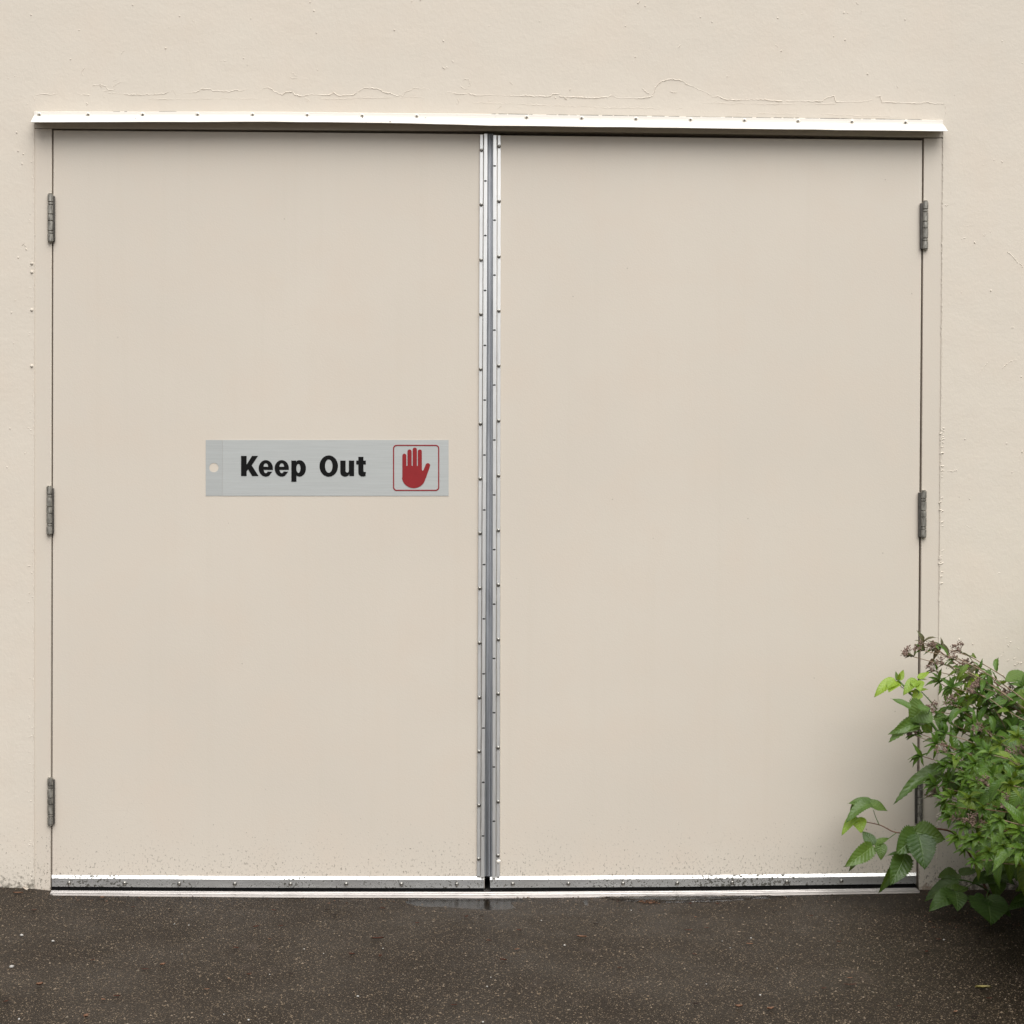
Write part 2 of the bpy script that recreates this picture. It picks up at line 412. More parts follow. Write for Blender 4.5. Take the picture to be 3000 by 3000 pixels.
g.add([(x, y, gz(x, min(y, 0)) if abs(x) < 3 else 0) for y in ys for x in xs],
      [(j * nx + i, j * nx + i + 1, (j + 1) * nx + i + 1, (j + 1) * nx + i) for j in range(len(ys) - 1) for i in range(nx - 1)])
ground = g.build('ground', M_ground, None, True)
tag(ground, 'dark damp asphalt ground with tan grit in front of the doors', None, None, 'structure')

def puddle(outline, label):
    pts = [on_ground(x, y) for x, y in outline]
    m = MB(); n = len(pts); cz = sum((p for p in pts), Vector()) / n
    vs = []
    for k in (1.0, .93, .6):
        for p in pts:
            q = cz + (p - cz) * k; vs.append((q.x, q.y, gz(q.x, q.y) + (.0002 if k == 1 else .0045)))
    q = cz; vs.append((q.x, q.y, gz(q.x, q.y) + .0045))
    fs = [(r * n + i, r * n + (i + 1) % n, (r + 1) * n + (i + 1) % n, (r + 1) * n + i) for r in (0, 1) for i in range(n)]
    fs += [(2 * n + i, 2 * n + (i + 1) % n, 3 * n) for i in range(n)]
    m.add(vs, fs); o = m.build('puddle', M_water, None, True); tag(o, label, None, None, 'structure')
def ragged(pts, amp):
    out = []
    for (x0, y0), (x1, y1) in zip(pts, pts[1:] + pts[:1]):
        k = max(1, int(math.hypot(x1 - x0, (y1 - y0) * 4) / 14))
        for i in range(k): out.append((lerp(x0, x1, i / k) + rng.uniform(-4, 4), lerp(y0, y1, i / k) + rng.uniform(-amp, amp)))
    return out
wz = gz(P(1430, 2629, -.03).x, -.03) + .0017
wa, wb = PG(860, 2640, wz).x, PG(1720, 2640, wz).x
wtr = MB().add([(wa, -.31, wz), (wb, -.31, wz), (wb, -.02, wz), (wa, -.02, wz)], [(0, 1, 2, 3)]).build('puddle', M_water, None, fix=False)
tag(wtr, 'shallow puddle of rain water along the middle of the threshold', None, None, 'structure')
puddle(ragged([(1740, 2630), (1830, 2641), (1960, 2645), (2080, 2642), (2200, 2636), (2330, 2628), (2100, 2626.5), (1900, 2628.5)], 1.0),
       'thin dark strip of water under the right door threshold')

# ------------------------------------------------------------------ building wall
tl, tr_, bl, br_ = P(101, 342), P(2763, 366), P(101, 2640), P(2744, 2640)
H, DEP = 5.2, .18
wt = thing('building_wall', (0, 0, 0), 'cream painted stucco wall around the double doors with ragged paint edges', 'wall')
wm = MB()
XL, XR = -7.0, 7.0
lx0, lx1, rx0, rx1, hz0, hz1 = bl.x, tl.x, br_.x, tr_.x, tl.z, tr_.z
vs = [(XL, 0, -.2), (lx0, 0, -.2), (lx1, 0, hz0), (rx1, 0, hz1), (rx0, 0, -.2), (XR, 0, -.2), (XR, 0, H), (XL, 0, H), (lx1, 0, H), (rx1, 0, H), (XL, 0, hz0), (XR, 0, hz1)]
wm.add(vs, [(0, 1, 2, 10), (10, 2, 8, 7), (2, 3, 9, 8), (3, 11, 6, 9), (4, 5, 11, 3)])
wm.add([(lx0, 0, -.2), (lx1, 0, hz0), (rx1, 0, hz1), (rx0, 0, -.2), (lx0, .0020, -.2), (lx1, .0035, hz0), (rx1, .0035, hz1), (rx0, .0020, -.2)], [(0, 4, 5, 1), (1, 5, 6, 2), (2, 6, 7, 3)])
wm.add([(XL, 0, H), (XR, 0, H), (XR, 4, H), (XL, 4, H), (XL, 4, -.2), (XR, 4, -.2), (XL, 0, -.2), (XR, 0, -.2)], [(0, 1, 2, 3), (3, 2, 5, 4), (0, 3, 4, 6), (1, 7, 5, 2)])
wall = wm.build('wall_face', M_wall, wt)
# ragged paint edge above the doors
segs = [
 [(103,277),(124,274),(150,277),(171,273),(189,277),(202,272),(213,277),(225,272),(243,277),(264,277)],
 [(269,251),(290,247),(311,253),(316,262),(330,262)], [(316,272),(357,275),(393,277),(437,277),(481,274),(507,264),(517,277),(549,272),(575,269),(593,260),(616,261),(629,266),(673,268),(686,263),(704,265),(732,260),(745,267),(761,265),(782,254),(795,261),(805,268),(826,277),(839,269),(857,267),(864,278),(888,282),(908,276),(962,278),(978,271),(993,280),(1032,277),(1050,268),(1068,257),(1110,260),(1125,270),(1154,274)],
 [(1150,279),(1180,280),(1187,270),(1213,258),(1255,260),(1268,269)], [(1275,278),(1299,280),(1312,269),(1345,275),(1371,273),(1394,280),(1433,277),(1459,280),(1550,280),(1568,282),(1609,282),(1620,276),(1640,276)],
 [(1638,282),(1692,285),(1728,286),(1780,284),(1790,279),(1803,285),(1862,287),(1893,286),(1912,280),(1921,255),(1937,239),(1965,231),(1999,235),(2011,245),(2055,265),(2073,273),(2089,284),(2104,281),(2120,290),(2166,293),(2229,290),(2294,297)],
 [(2300,296),(2406,296),(2421,286),(2443,281),(2449,298),(2527,298),(2555,293)], [(2564,283),(2579,281),(2584,298),(2642,301),(2694,302),(2719,298),(2735,303),(2768,303)],
]
rid = MB()
for sg in segs: rid.ribbon(sg, 1.9, .0020, 1.5, step=4)
rid.build('paint_edge', M_wall, wt)
r2 = MB()
for sg in ([(430,290),(520,291),(640,289),(760,287)], [(940,290),(1100,286),(1250,284)], [(1380,300),(1560,306),(1760,314),(2000,318)], [(2050,300),(2250,305),(2450,304)],
           [(98,279),(102,290),(99,303)], [(2768,306),(2771,330),(2768,345)], [(2160,332),(2400,333),(2500,338),(2640,341),(2765,350)]):
    r2.ribbon(sg, 1.8, .0009, 1.8)
chips = [((352,160),(365,146)),((240,212),(247,195)),((238,205),(246,222)),((330,240),(346,228)),((325,255),(356,238)),((300,268),(340,262)),((848,225),(860,230),(872,228)),((855,212),(870,224)),
 ((640,98),(675,100)),((630,178),(665,177)),((1355,236),(1362,230),(1372,231),(1380,247),(1372,256)),((1348,250),(1360,260),(1374,259)),((1493,240),(1503,248)),((1340,288),(1345,300),(1338,306)),
 ((1455,318),(1470,309)),((1430,298),(1440,293)),((1902,141),(1905,126)),((1985,142),(1992,130)),((2270,130),(2282,139)),((2128,224),(2140,223)),((2282,214),(2292,211)),((2345,40),(2352,42)),((2508,6),(2516,12)),
 ((2605,326),(2609,320),(2604,316)),((2625,252),(2634,258)),((895,297),(905,290),(900,300)),((890,285),(912,297)),((251,300),(257,303),(252,308)),((1960,268),(1985,270)),((1880,257),(1905,278)),
 ((2820,664),(2846,662)),((2814,699),(2830,697)),((2766,602),(2780,601)),((2950,735),(3000,785)),((2935,1078),(2960,1058),(2998,1052)),((2868,1090),(2895,1060)),((2776,1380),(2800,1379)),((2828,1540),(2846,1546)),
 ((2920,1680),(2934,1676)),((2790,1120),(2778,1130)),((2960,960),(2972,958))]
for cpts in chips: r2.ribbon(cpts, 1.9, .0014, 1.8, step=3)
for cx, cy, n, s_ in ((2962, 1892, 14, 17), (2950, 1960, 14, 16), (2978, 1943, 5, 6), (1290, 195, 8, 14), (300, 262, 5, 10), (2900, 470, 7, 22), (60, 700, 6, 16), (2890, 690, 6, 25), (1640, 272, 5, 12)):
    for _ in range(n):
        a, b = cx + rng.gauss(0, s_), cy + rng.gauss(0, s_); d = rng.uniform(-9, 9)
        r2.ribbon([(a, b), (a + rng.uniform(3, 9), b + d)], 1.8, .0024, .8, step=4)
for _ in range(70):
    x, y = rng.uniform(0, 3000), rng.uniform(0, 230)
    if rng.random() < .45: x, y = rng.choice((rng.uniform(0, 80), rng.uniform(2785, 3000))), rng.uniform(300, 1900)
    r2.blob(P(x, y, 0), rng.uniform(.0012, .0028), (1, .7, 1.2), .25)
r2.build('plaster_chip', M_wall, wt)['kind'] = 'stuff'
# caulk between wall and frame
ck = MB()
JL = [(380, 97), (2600, 98)]; JR = [(380, 2764), (1150, 2759), (1950, 2752), (2620, 2745)]
y = 385.0
while y < 2590:
    ck.ribbon([(pw(y, JL), y), (pw(y + 40, JL), y + 40)], 2.6, .0008, 1.4, step=7)
    ck.ribbon([(pw(y, JR), y), (pw(y + 40, JR), y + 40)], 2.6, .0009, 1.4, step=7); y += 40
for yy in (772, 797, 908, 1072): ck.blob(P(93, yy, -.001), .0042, (1, .7, 1), .08, 2)
for _ in range(60):
    yy = rng.choice((rng.uniform(1430, 1720), rng.uniform(2250, 2440), rng.uniform(1250, 1430))); xx = pw(yy, JR) + rng.uniform(-2, 7)
    ck.ribbon([(xx - 4, yy), (xx + 5, yy - rng.uniform(-2, 6))], 2.2, .0030, 1, step=3)
for _ in range(70):
    yy = rng.uniform(420, 2590); xx = 92 + rng.uniform(-9, 3)
    ck.ribbon([(xx - 3, yy), (xx + 4, yy - rng.uniform(-3, 5))], 1.8, .0014, 1, step=3)
ck.build('caulk_bead', M_wall, wt)
fl_ = MB()
for x0, y0, x1, y1 in ((66, 2598, 84, 2605), (80, 2605, 98, 2611)):
    fl_.add([P(x0, y0, -.001), P(x1, y1 - 2, -.001), P(x1 - 3, y1 + 3, -.016), P(x0 + 5, y0 + 6, -.012)], [(0, 1, 2, 3)])
fl_.build('peeling_paint_flake', M_door, wt, fix=False)

# ------------------------------------------------------------------ door frame
ft = thing('door_frame', P(1430, 395, .05), 'cream painted steel frame around the double doors', 'door frame')
fy = .0025
def jamb(poly): return bevel(MB().prism(poly, fy, .14).build('jamb', M_door, ft), .0015)
jamb([(97, 377), (151.5, 377), (148.5, 2616), (97, 2616)])
jamb([(2707.5, 405), (2768, 405), (2749, 2612), (2692, 2612)])
bevel(MB().prism([(97, 334), (2768, 360), (2768, 403.5), (2300, 395), (1800, 387.5), (1430, 383.5), (1100, 382), (97, 376)], fy, .14).build('head', M_door, ft), .0015)
MB().prism([(140, 360), (2720, 386), (2720, 430), (140, 430)], .056, .13).build('door_stop', M_rubber_shade, ft)  # stops coloured black to paint in the shade of the gaps round the doors
MB().prism([(140, 380), (172, 380), (172, 2612), (140, 2612)], .056, .13).build('door_stop', M_rubber_shade, ft)
MB().prism([(2672, 400), (2722, 400), (2704, 2606), (2660, 2606)], .056, .13).build('door_stop', M_rubber_shade, ft)

# ------------------------------------------------------------------ drip cap
dt = thing('drip_cap', P(1430, 345, 0), 'long white metal drip cap over the double doors', 'drip cap')
TOP = [(100, 327), (800, 327.5), (1100, 331), (1430, 334), (2000, 342), (2763, 352)]
BOT = [(90, 357.5), (800, 356), (1150, 359.5), (1430, 367), (2000, 374), (2777, 384)]
d = MB(); st = 34; prof = []
for i in range(st + 1):
    t = i / st
    xt = lerp(100, 2763, t); xb = lerp(90, 2777, t)
    yt, yb = pw(xt, TOP), pw(xb, BOT); yb += rng.uniform(-.5, .5)
    hgt = yb - yt
    prof += [P(xt, yt, .0), P(xt, yt + .8, -.0042), P(xt, yt + hgt * .26, -.0042), P(xt, yt + hgt * .30, -.0045), P(xt, yt + hgt * .38, -.0045),
             P(lerp(xt, xb, .25), yt + hgt * .50, -.010), P(lerp(xt, xb, .7), yt + hgt * .78, -.030), P(xb, yb, -.046), P(xb, yb + 1.4, -.0455), P(lerp(xt, xb, .7), yb + .5, -.030), P(xt, yb - 4, -.0002)]
n = 11
gl_ = MB()
for x0, x1 in ((331, 372), (466, 517), (1440, 1560), (1600, 1990), (2010, 2340), (2360, 2700)):
    x = x0
    while x < x1:
        e = min(x1, x + rng.uniform(10, 60)); gl_.prism([(x, pw(x, TOP) - rng.uniform(.3, 1.8)), (e, pw(e, TOP) - rng.uniform(.3, 1.8)), (e, pw(e, TOP) + .3), (x, pw(x, TOP) + .3)], -.0012, .0); x = e + rng.uniform(0, 14)
gl_.build('dark_gap', M_groove, dt)['kind'] = 'stuff'
d.add(prof, [(i * n + k, i * n + k + 1, (i + 1) * n + k + 1, (i + 1) * n + k) for i in range(st) for k in range(n - 1)] + [tuple(range(n)), tuple(st * n + k for k in range(n - 1, -1, -1))])
d.build('flashing', M_cap, dt, False)
def dome(name, c, r, h, mat, parent, axis=(0, -1, 0), socket=True):
    m = MB().lathe(c, axis, [(-.0008, r), (h * .35, r), (h * .75, r * .85), (h, r * .5)] + ([(h, r * .3), (h * .5, r * .26)] if socket else [(h * 1.08, r * .1)]), 12)
    return m.build(name, mat, parent, True, sharp=50)
for i, x in enumerate((115, 258, 418, 579, 740, 900, 1061, 1221, 1543, 1704, 1863, 2023, 2181, 2338, 2496, 2653)):
    yt = pw(x, TOP) + 8.5
    sc_ = dome('screw', P(x, yt, -.0030), .0060, .0050, M_cap, dt, socket=False)
    MB().lathe(P(x, yt, -.0080), (0, -1, 0), [(-.001, .0032), (.0006, .0032)], 8).build('socket', M_groove, sc_)  # dark disc on the head, painted shade of the socket hole
    MB().prism([(x - 6, yt + 6), (x + 6, yt + 6), (x + 5, yt + 8.5), (x - 5, yt + 8.5)], -.0070, -.002).build('shadow_plate', M_husk_shadow, sc_)  # dark plate, a painted shadow just below the screw head
# dents and dirt marks on the flashing lip
for x, yy, wd, hh in ((398, 349, 3, 8), (441, 340, 4, 3), (1247, 346, 13, 3), (1143, 357, 9, 4), (1050, 343, 3, 3), (1062, 344, 6, 2.5), (560, 337, 4, 2)):
    yb = pw(x, BOT); t = (yy - pw(x, TOP)) / (yb - pw(x, TOP)); yd = -.0022 - max(0, t - .38) / .62 * .044 - .0008
    MB().add([P(x - wd / 2, yy, yd), P(x, yy - hh / 2, yd), P(x + wd / 2, yy + .5, yd), P(x, yy + hh / 2, yd - .001)], [(0, 1, 2, 3)]).build('dirt_mark', M_husk_shadow, dt, fix=False)

# ------------------------------------------------------------------ doors
dy = .006
LT = thing('door', P(152, 2600, .03), 'left door leaf, the one carrying the grey sign', 'door', 'pair of cream double doors')
RT = thing('door', P(2690, 2600, .03), 'right door leaf, behind the shrub, with no sign on it', 'door', 'pair of cream double doors')
bevel(MB().prism([(156.5, 381.5), (800, 387), (1433, 393), (1419.5, 2603), (152.5, 2600)], dy, .050).build('door_panel', M_door, LT), .0012)
bevel(MB().prism([(1446, 396), (2000, 402.5), (2702, 411), (2685, 2593), (1437, 2603)], dy, .050).build('door_panel', M_door, RT), .0012)
def quad(x0t, x1t, x0b, x1b, yt, yb): return [(x0t, yt), (x1t, yt), (x1b, yb), (x0b, yb)]
bevel(MB().prism(quad(1405.8, 1415.8, 1396.8, 1407.6, 393.5, 2567), .000, dy).build('outer_strip', M_alu, LT), .0012)
bevel(MB().prism(quad(1417.6, 1428.6, 1408.6, 1419.8, 391, 2569), -.005, dy).build('inner_strip', M_alu, LT), .0012)
bevel(MB().prism(quad(1444.5, 1455.4, 1441.8, 1452.6, 395, 2572), -.005, dy).build('inner_strip', M_alu, RT), .0012)
bevel(MB().prism(quad(1457.6, 1467.2, 1453.8, 1464.6, 395.5, 2569), .000, dy).build('outer_strip', M_alu, RT), .0012)
gk = MB().prism(quad(1428.8, 1444.8, 1420.2, 1441.6, 392, 2567), .004, .05)
gk.build('gasket', M_gasket, LT)
MB().tube([P(1434, 394, .0035), P(1434, 900, .003), P(1428, 1700, .003), P(1427, 2566, .0035)], .0045, 8).build('gasket_lip', M_gasket, LT, True)
MB().tube([P(1442, 394, .0055), P(1441, 900, .005), P(1437, 1700, .005), P(1437, 2566, .0055)], .003, 8).build('gasket_lip', M_gasket, LT, True)
def xat(tab, y): return lerp(tab[0], tab[1], (y - 393) / (2568 - 393))
for y in (440, 600, 762, 921, 1082, 1242, 1403, 1563, 1724, 1884, 2044, 2202, 2360, 2517):
    dome('screw', P(xat((1410.6, 1402.0), y), y, .0), .0050, .0042, M_screw, LT)
for y in (429, 590, 752, 911, 1072, 1233, 1394, 1554, 1714, 1874, 2033, 2191, 2349, 2507):
    dome('screw', P(xat((1462.6, 1459.0), y), y, .0), .0050, .0042, M_screw, RT)
def slot_shade(x, y, parent):
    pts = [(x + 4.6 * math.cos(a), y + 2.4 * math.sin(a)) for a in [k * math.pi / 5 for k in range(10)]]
    MB().prism(pts, -.0054, -.004).build('slot_shade', M_slot_shade, parent)  # raised dark oval, painted shade in place of a cut recess
for y in (530, 690, 851, 1012, 1172, 1333, 1494, 1654, 1813, 1974, 2133, 2292, 2449): slot_shade(xat((1422.8, 1414.8), y), y, LT)
for y in (486, 645, 806, 967, 1128, 1289, 1450, 1610, 1770, 1929, 2088, 2247, 2406): slot_shade(xat((1449.2, 1446.6), y), y, RT)

MB().blob(P(1461, 2524, -.001), .0062, (1.1, .35, .9), .2, 2).build('paint_blob', M_cap, RT, True)
# sweeps along the bottoms
def sweep(parent, tab, face, rub, x0, x1, screws):
    m = MB(); k = 14; v = []
    for i in range(k + 1):
        x = lerp(x0, x1, i / k); a, b2, c = pw(x, tab[0]), pw(x, tab[1]), pw(x, tab[2])
        v += [P(x, a, dy - .0002), P(x, b2 - .4, -.0010), P(x, b2 + .3, -.0016), P(x, c, -.0016), P(x, c, .004)]
    m.add(v, [(i * 5 + j, i * 5 + j + 1, (i + 1) * 5 + j + 1, (i + 1) * 5 + j) for i in range(k) for j in range(4)] + [(0, 1, 2, 3, 4), tuple(k * 5 + j for j in (4, 3, 2, 1, 0))])
    m.build('bottom_sweep', M_sweep, parent)
    r = MB(); v = []
    for i in range(k * 4 + 1):
        x = lerp(x0 + 1, x1 - 1, i / k / 4); c, e = pw(x, tab[2]) - 2, pw(x, tab[3]) + rng.uniform(-.6, .6)
        v += [P(x, c, .0005), P(x, e, .0005), P(x, e, .004), P(x, c, .004)]
    r.add(v, [(i * 4 + j, i * 4 + (j + 1) % 4, (i + 1) * 4 + (j + 1) % 4, (i + 1) * 4 + j) for i in range(k * 4) for j in range(4)])
    r.build('rubber_seal', M_rubber_shade, parent)
    for x in screws:
        y = (pw(x, tab[1]) + pw(x, tab[2])) / 2 + 1
        dome('screw', P(x, y, -.0016), .0058, .005, M_screw, parent, socket=False)
sweep(LT, ([(152, 2563.5), (700, 2567), (1419, 2567.5)], [(152, 2573), (700, 2576.5), (1419, 2577)], [(152, 2597.5), (700, 2600.5), (1419, 2602)], [(152, 2613), (1419, 2617)]),
      0, 0, 152, 1418.5, (203, 365, 525, 688, 851, 1014, 1176, 1338))
sweep(RT, ([(1436, 2567.5), (2000, 2565), (2685, 2556.5)], [(1436, 2577), (2000, 2574.5), (2685, 2565.5)], [(1436, 2601), (2000, 2598), (2685, 2588.5)], [(1436, 2616), (2685, 2606)]),
      0, 0, 1436, 2684, (1502, 1665, 1825, 1984, 2145, 2305, 2465))

# hinges
def hinge(parent, x, yt, yb, side, r=.0083):
    yc = -.0015
    a, b = P(x, yt, yc), P(x - (0 if side < 0 else .8), yb, yc)
    ax = (b - a); L = ax.length; ax.normalize()
    lx0, lx1 = (x + 3, x + 12) if side < 0 else (x - 14.5, x - 5)
    h = bevel(MB().prism([(lx0, yt + 5), (lx1, yt + 5), (lx1, yb - 1), (lx0, yb - 1)], -.0035, .004).build('hinge', M_hinge_dark, parent), .001)
    cuts = [.0, .165, .225, .425, .565, .775, .83, 1.0]
    for i, (c0, c1) in enumerate(zip(cuts, cuts[1:])):
        rr = r * (.93 if i in (1, 5) else 1.0) * rng.uniform(.98, 1.02); g_ = .0006
        s0, s1 = c0 * L + g_, c1 * L - g_
        m = MB().lathe(a, ax, [(s0, rr * .82), (s0 + .0010, rr), (s1 - .0010, rr), (s1, rr * .82)], 18)
        m.build('bearing' if i in (1, 5) else 'knuckle', M_hinge, h, True, sharp=40)
    MB().lathe(a, ax, [(-.0022, r * .55), (-.0012, r * .8), (.0008, r * .6), (L - .001, r * .6), (L + .0012, r * .85), (L + .0030, r * .5)], 14).build('pin', M_hinge, h, True, sharp=40)
for x, a, b in ((148, 569, 708), (145, 1425, 1565), (147.5, 2279, 2416)): hinge(LT, x, a, b, -1)
for x, a, b in ((2711, 590, 730), (2706, 1438, 1574), (2696, 2279, 2414)): hinge(RT, x, a, b, 1)

# ------------------------------------------------------------------ threshold
tt = thing('threshold', P(1430, 2620, -.02), 'long ribbed aluminium threshold under the double doors', 'threshold')
TT = [(146, 2609), (800, 2612), (1430, 2612.5), (2100, 2609), (2700, 2601)]
TB = [(146, 2620.5), (400, 2623), (800, 2626), (1430, 2627.5), (2100, 2623), (2700, 2613.5)]
m = MB(); k = 30; v = []
PR = [(0, .0), (.10, 0), (.14, .0045), (.28, .0045), (.32, 0), (.42, 0), (.46, .0045), (.60, .0045), (.64, 0), (.72, 0), (.76, .0042), (.98, .0042), (1.0, .0), (1.25, .0)]
for i in range(k + 1):
    t = i / k
    for s_, hgt in PR:
        x = lerp(lerp(152, 146, min(s_, 1)), lerp(2682, 2694, min(s_, 1)), t)
        q = P(x, lerp(pw(x, TT), pw(x, TB), s_), lerp(.0035, -.032, s_)); v.append((q.x, q.y, q.z + hgt * .6))
n = len(PR)
GJ = (0, 4, 5, 8, 9, 13)
gm = MB()
for mm, test in ((m, lambda j: j not in GJ), (gm, lambda j: j in GJ)):
    mm.add(v, [(i * n + j, i * n + j + 1, (i + 1) * n + j + 1, (i + 1) * n + j) for i in range(k) for j in range(n - 1) if test(j)])
m.build('ribbed_plate', M_thr, tt); gm.build('groove_dark', M_groove, tt)  # groove faces split off and given a darker tone than the ribs
a, b = P(152, 2609, .0035), P(2682, 2601, .0035)
MB().box((a.x, .0045, -.03), (b.x, .16, b.z - .006)).build('sill', M_thr, tt)

# ------------------------------------------------------------------ sign on the left door
K = 850 / 1932
def S(x, y): return (550 + x * K, 1230 + y * K)
sy = .0050
st_ = thing('sign', P(958, 1371, sy), 'brushed grey metal sign reading Keep Out with a red raised hand', 'sign')
def flat(name, splines, mat, parent, y0, y1):
    """filled outline (with holes) given in sign units, built as a thin solid"""
    cu = bpy.data.curves.new(name, 'CURVE'); cu.dimensions = '2D'; cu.fill_mode = 'BOTH'; cu.extrude = (y1 - y0) / 2
    for pts in splines:
        sp = cu.splines.new('POLY'); sp.points.add(len(pts) - 1); sp.use_cyclic_u = True
        for q, (x, y) in zip(sp.points, pts):
            wv = P(*S(x, y), y0); q.co = (wv.x, wv.z, 0, 1)
    o = bpy.data.objects.new(name, cu); C.objects.link(o)
    me = bpy.data.meshes.new_from_object(o.evaluated_get(bpy.context.evaluated_depsgraph_get()))
    bpy.data.objects.remove(o); bpy.data.curves.remove(cu)
    vs = [Vector((v.co.x, (y0 + y1) / 2 - v.co.z, v.co.y)) for v in me.vertices]; fs = [tuple(p.vertices) for p in me.polygons]
    bpy.data.meshes.remove(me)
    return MB().add(vs, fs).build(name, mat, parent)
def arc(cx, cy, rx, ry, a0, a1, n=14): return [(cx + rx * math.cos(math.radians(lerp(a0, a1, i / n))), cy + ry * math.sin(math.radians(lerp(a0, a1, i / n)))) for i in range(n + 1)]
hole = arc(174, 318, 31, 31, 0, 354, 40)
flat('panel', [[(232, 134), (1737, 134), (1737, 506), (232, 506)]], M_sign, st_, sy, dy)
flat('tab', [[(120, 134), (231, 134), (231, 506), (120, 506)], hole], M_sign2, st_, sy + .0002, dy)
ly0, ly1 = sy - .0008, sy - .0001
def letter(sp): return flat('letter', sp, M_ink, st_, ly0, ly1)
letter([[(355, 240), (392, 240), (392, 298), (428, 240), (468, 240), (426, 303), (471, 374), (429, 374), (402, 329), (392, 343), (392, 374), (355, 374)]])
def e_(dx):
    cx, cy = 520 + dx, 323
    o = [(567 + dx, 333)] + arc(cx, cy, 47.5, 55, 5, -180, 22)[1:] + arc(cx, cy, 47.5, 55, 180, 62, 12)[1:] + [(563 + dx, 345), (531 + dx, 344)] + arc(cx, 340, 12, 15, 20, 160, 8) + [(505 + dx, 333)]
    letter([o, [(505 + dx, 312)] + arc(cx, 308, 15, 19, 180, 360, 12) + [(536 + dx, 312)]])
e_(0); e_(106)
letter([[(690, 271), (722, 271), (723, 283)] + arc(744, 323, 43, 55, -115, 115, 20) + [(724, 364), (724, 412), (690, 412)], arc(737, 323, 14, 30, 0, 352, 30)])
letter([arc(939, 307.5, 61.5, 71, 0, 354, 48), arc(939, 307.5, 25, 45, 0, 352, 40)])
letter([[(1016, 271), (1051, 271), (1051, 338)] + arc(1062, 338, 11, 13, 180, 0, 8)[1:-1] + [(1073, 338), (1073, 271), (1108, 271), (1108, 374), (1076, 374), (1075, 361)] + arc(1048, 350, 32, 28, 45, 180, 10)])
letter([[(1136, 246), (1170, 246), (1170, 271), (1186, 271), (1186, 297), (1170, 297), (1170, 340)] + [(1173, 346), (1186, 347), (1184, 374), (1172, 377), (1158, 377), (1145, 371), (1138, 362), (1136, 350), (1136, 297), (1122, 297), (1122, 271), (1136, 271)]])
def rrect(x0, y0, x1, y1, r): return arc(x1 - r, y0 + r, r, r, -90, 0, 6) + arc(x1 - r, y1 - r, r, r, 0, 90, 6) + arc(x0 + r, y1 - r, r, r, 90, 180, 6) + arc(x0 + r, y0 + r, r, r, 180, 270, 6)
flat('border', [rrect(1367, 166, 1675, 473, 24), rrect(1374.5, 173.5, 1667.5, 465.5, 18)], M_red, st_, ly0, ly1)
def fin(x0, x1, top, foot): r = (x1 - x0) / 2; return [(x0, foot)] + arc((x0 + x1) / 2, top + r, r, r, 180, 360, 10) + [(x1, foot)]
hand = [(1429, 380)] + fin(1429, 1456, 225, 300) + [(1456, 304), (1459.5, 308), (1463, 304)] + fin(1463, 1491, 197, 300) + [(1491, 304), (1494.5, 308), (1498, 304)] + fin(1498, 1526, 184, 300) + [(1526, 304), (1529, 308), (1532, 304)] + \
       fin(1532, 1559, 197, 300) + [(1559.5, 330), (1563, 340), (1570, 334), (1583, 302)] + arc(1599, 302, 15, 14, 190, 370, 9) + [(1609, 322), (1598, 352), (1587, 385)] + arc(1505, 378, 79, 77, 10, 172, 18)
flat('raised_hand', [hand], M_red, st_, ly0, ly1)

# ------------------------------------------------------------------ leaves
def leaf_mesh(name, mat, ratio, shape, teeth, tooth, droop, fold, nv=12, seed=0):
    """unit leaf: base at origin, tip at +Y, upper side +Z"""
    r = random.Random(seed); vs = []; uv = []; cols = (-1, -.5, 0, .5, 1)
    tw = r.uniform(-.25, .25); sway = r.uniform(-.08, .08)
    n = max(nv, teeth * 2)
    for i in range(n + 1):
        t = i / n
        if shape == 'lance': wd = (math.sin(math.pi * t ** .85) ** .85) * (1 - .25 * t)
        else: wd = (math.sin(math.pi * min(1, t ** .62)) ** .75) * (1 - .12 * t) if t < 1 else 0
        if t > .97: wd = 0
        wd = max(wd, .012)
        for c in cols:
            e = abs(c); ww = wd
            if e == 1 and 0.08 < t < .95: ww = wd * (1 + (tooth if i % 2 else -tooth))
            ang = tw * t
            x = c * ww * ratio / 2; z = fold * e * wd * ratio / 2 - droop * t * t + .02 * math.sin(9 * t + c * 2 + seed) * e
            yy = t - droop * .25 * t * t - (.03 * (i % 2) if e == 1 else 0)
            vs.append((x * math.cos(ang) + sway * math.sin(math.pi * t), yy, z + x * math.sin(ang))); uv.append((c * .5 + .5, t))
    k = len(cols)
    fs = [(i * k + j, i * k + j + 1, (i + 1) * k + j + 1, (i + 1) * k + j) for i in range(n) for j in range(k - 1)]
    me = bpy.data.meshes.new(name); me.from_pydata(vs, [], fs); me.materials.append(LM[mat])
    ul = me.uv_layers.new(name='UVMap')
    for l in me.loops: ul.data[l.index].uv = uv[l.vertex_index]
    me.polygons.foreach_set('use_smooth', [True] * len(me.polygons))
    return me
LEAF = {}
for mat in ('spirea', 'spirea_light', 'spirea_red'):
    LEAF[mat] = [leaf_mesh('spirea_leaf', mat, rr, 'lance', 0, .07, dr, fo, 8, s) for s, (rr, dr, fo) in enumerate(((.36, .32, .35), (.41, .45, .45), (.34, .58, .5), (.42, .25, .3), (.37, .40, .6)))]
for mat in ('bramble', 'bramble_mid', 'bramble_lime'):
    LEAF[mat] = [leaf_mesh('bramble_leaflet', mat, rr, 'ovate', 13, .075, dr, fo, 26, s + 10) for s, (rr, dr, fo) in enumerate(((.70, .12, .18), (.78, .25, .22), (.66, .38, .3), (.74, .05, .15)))]
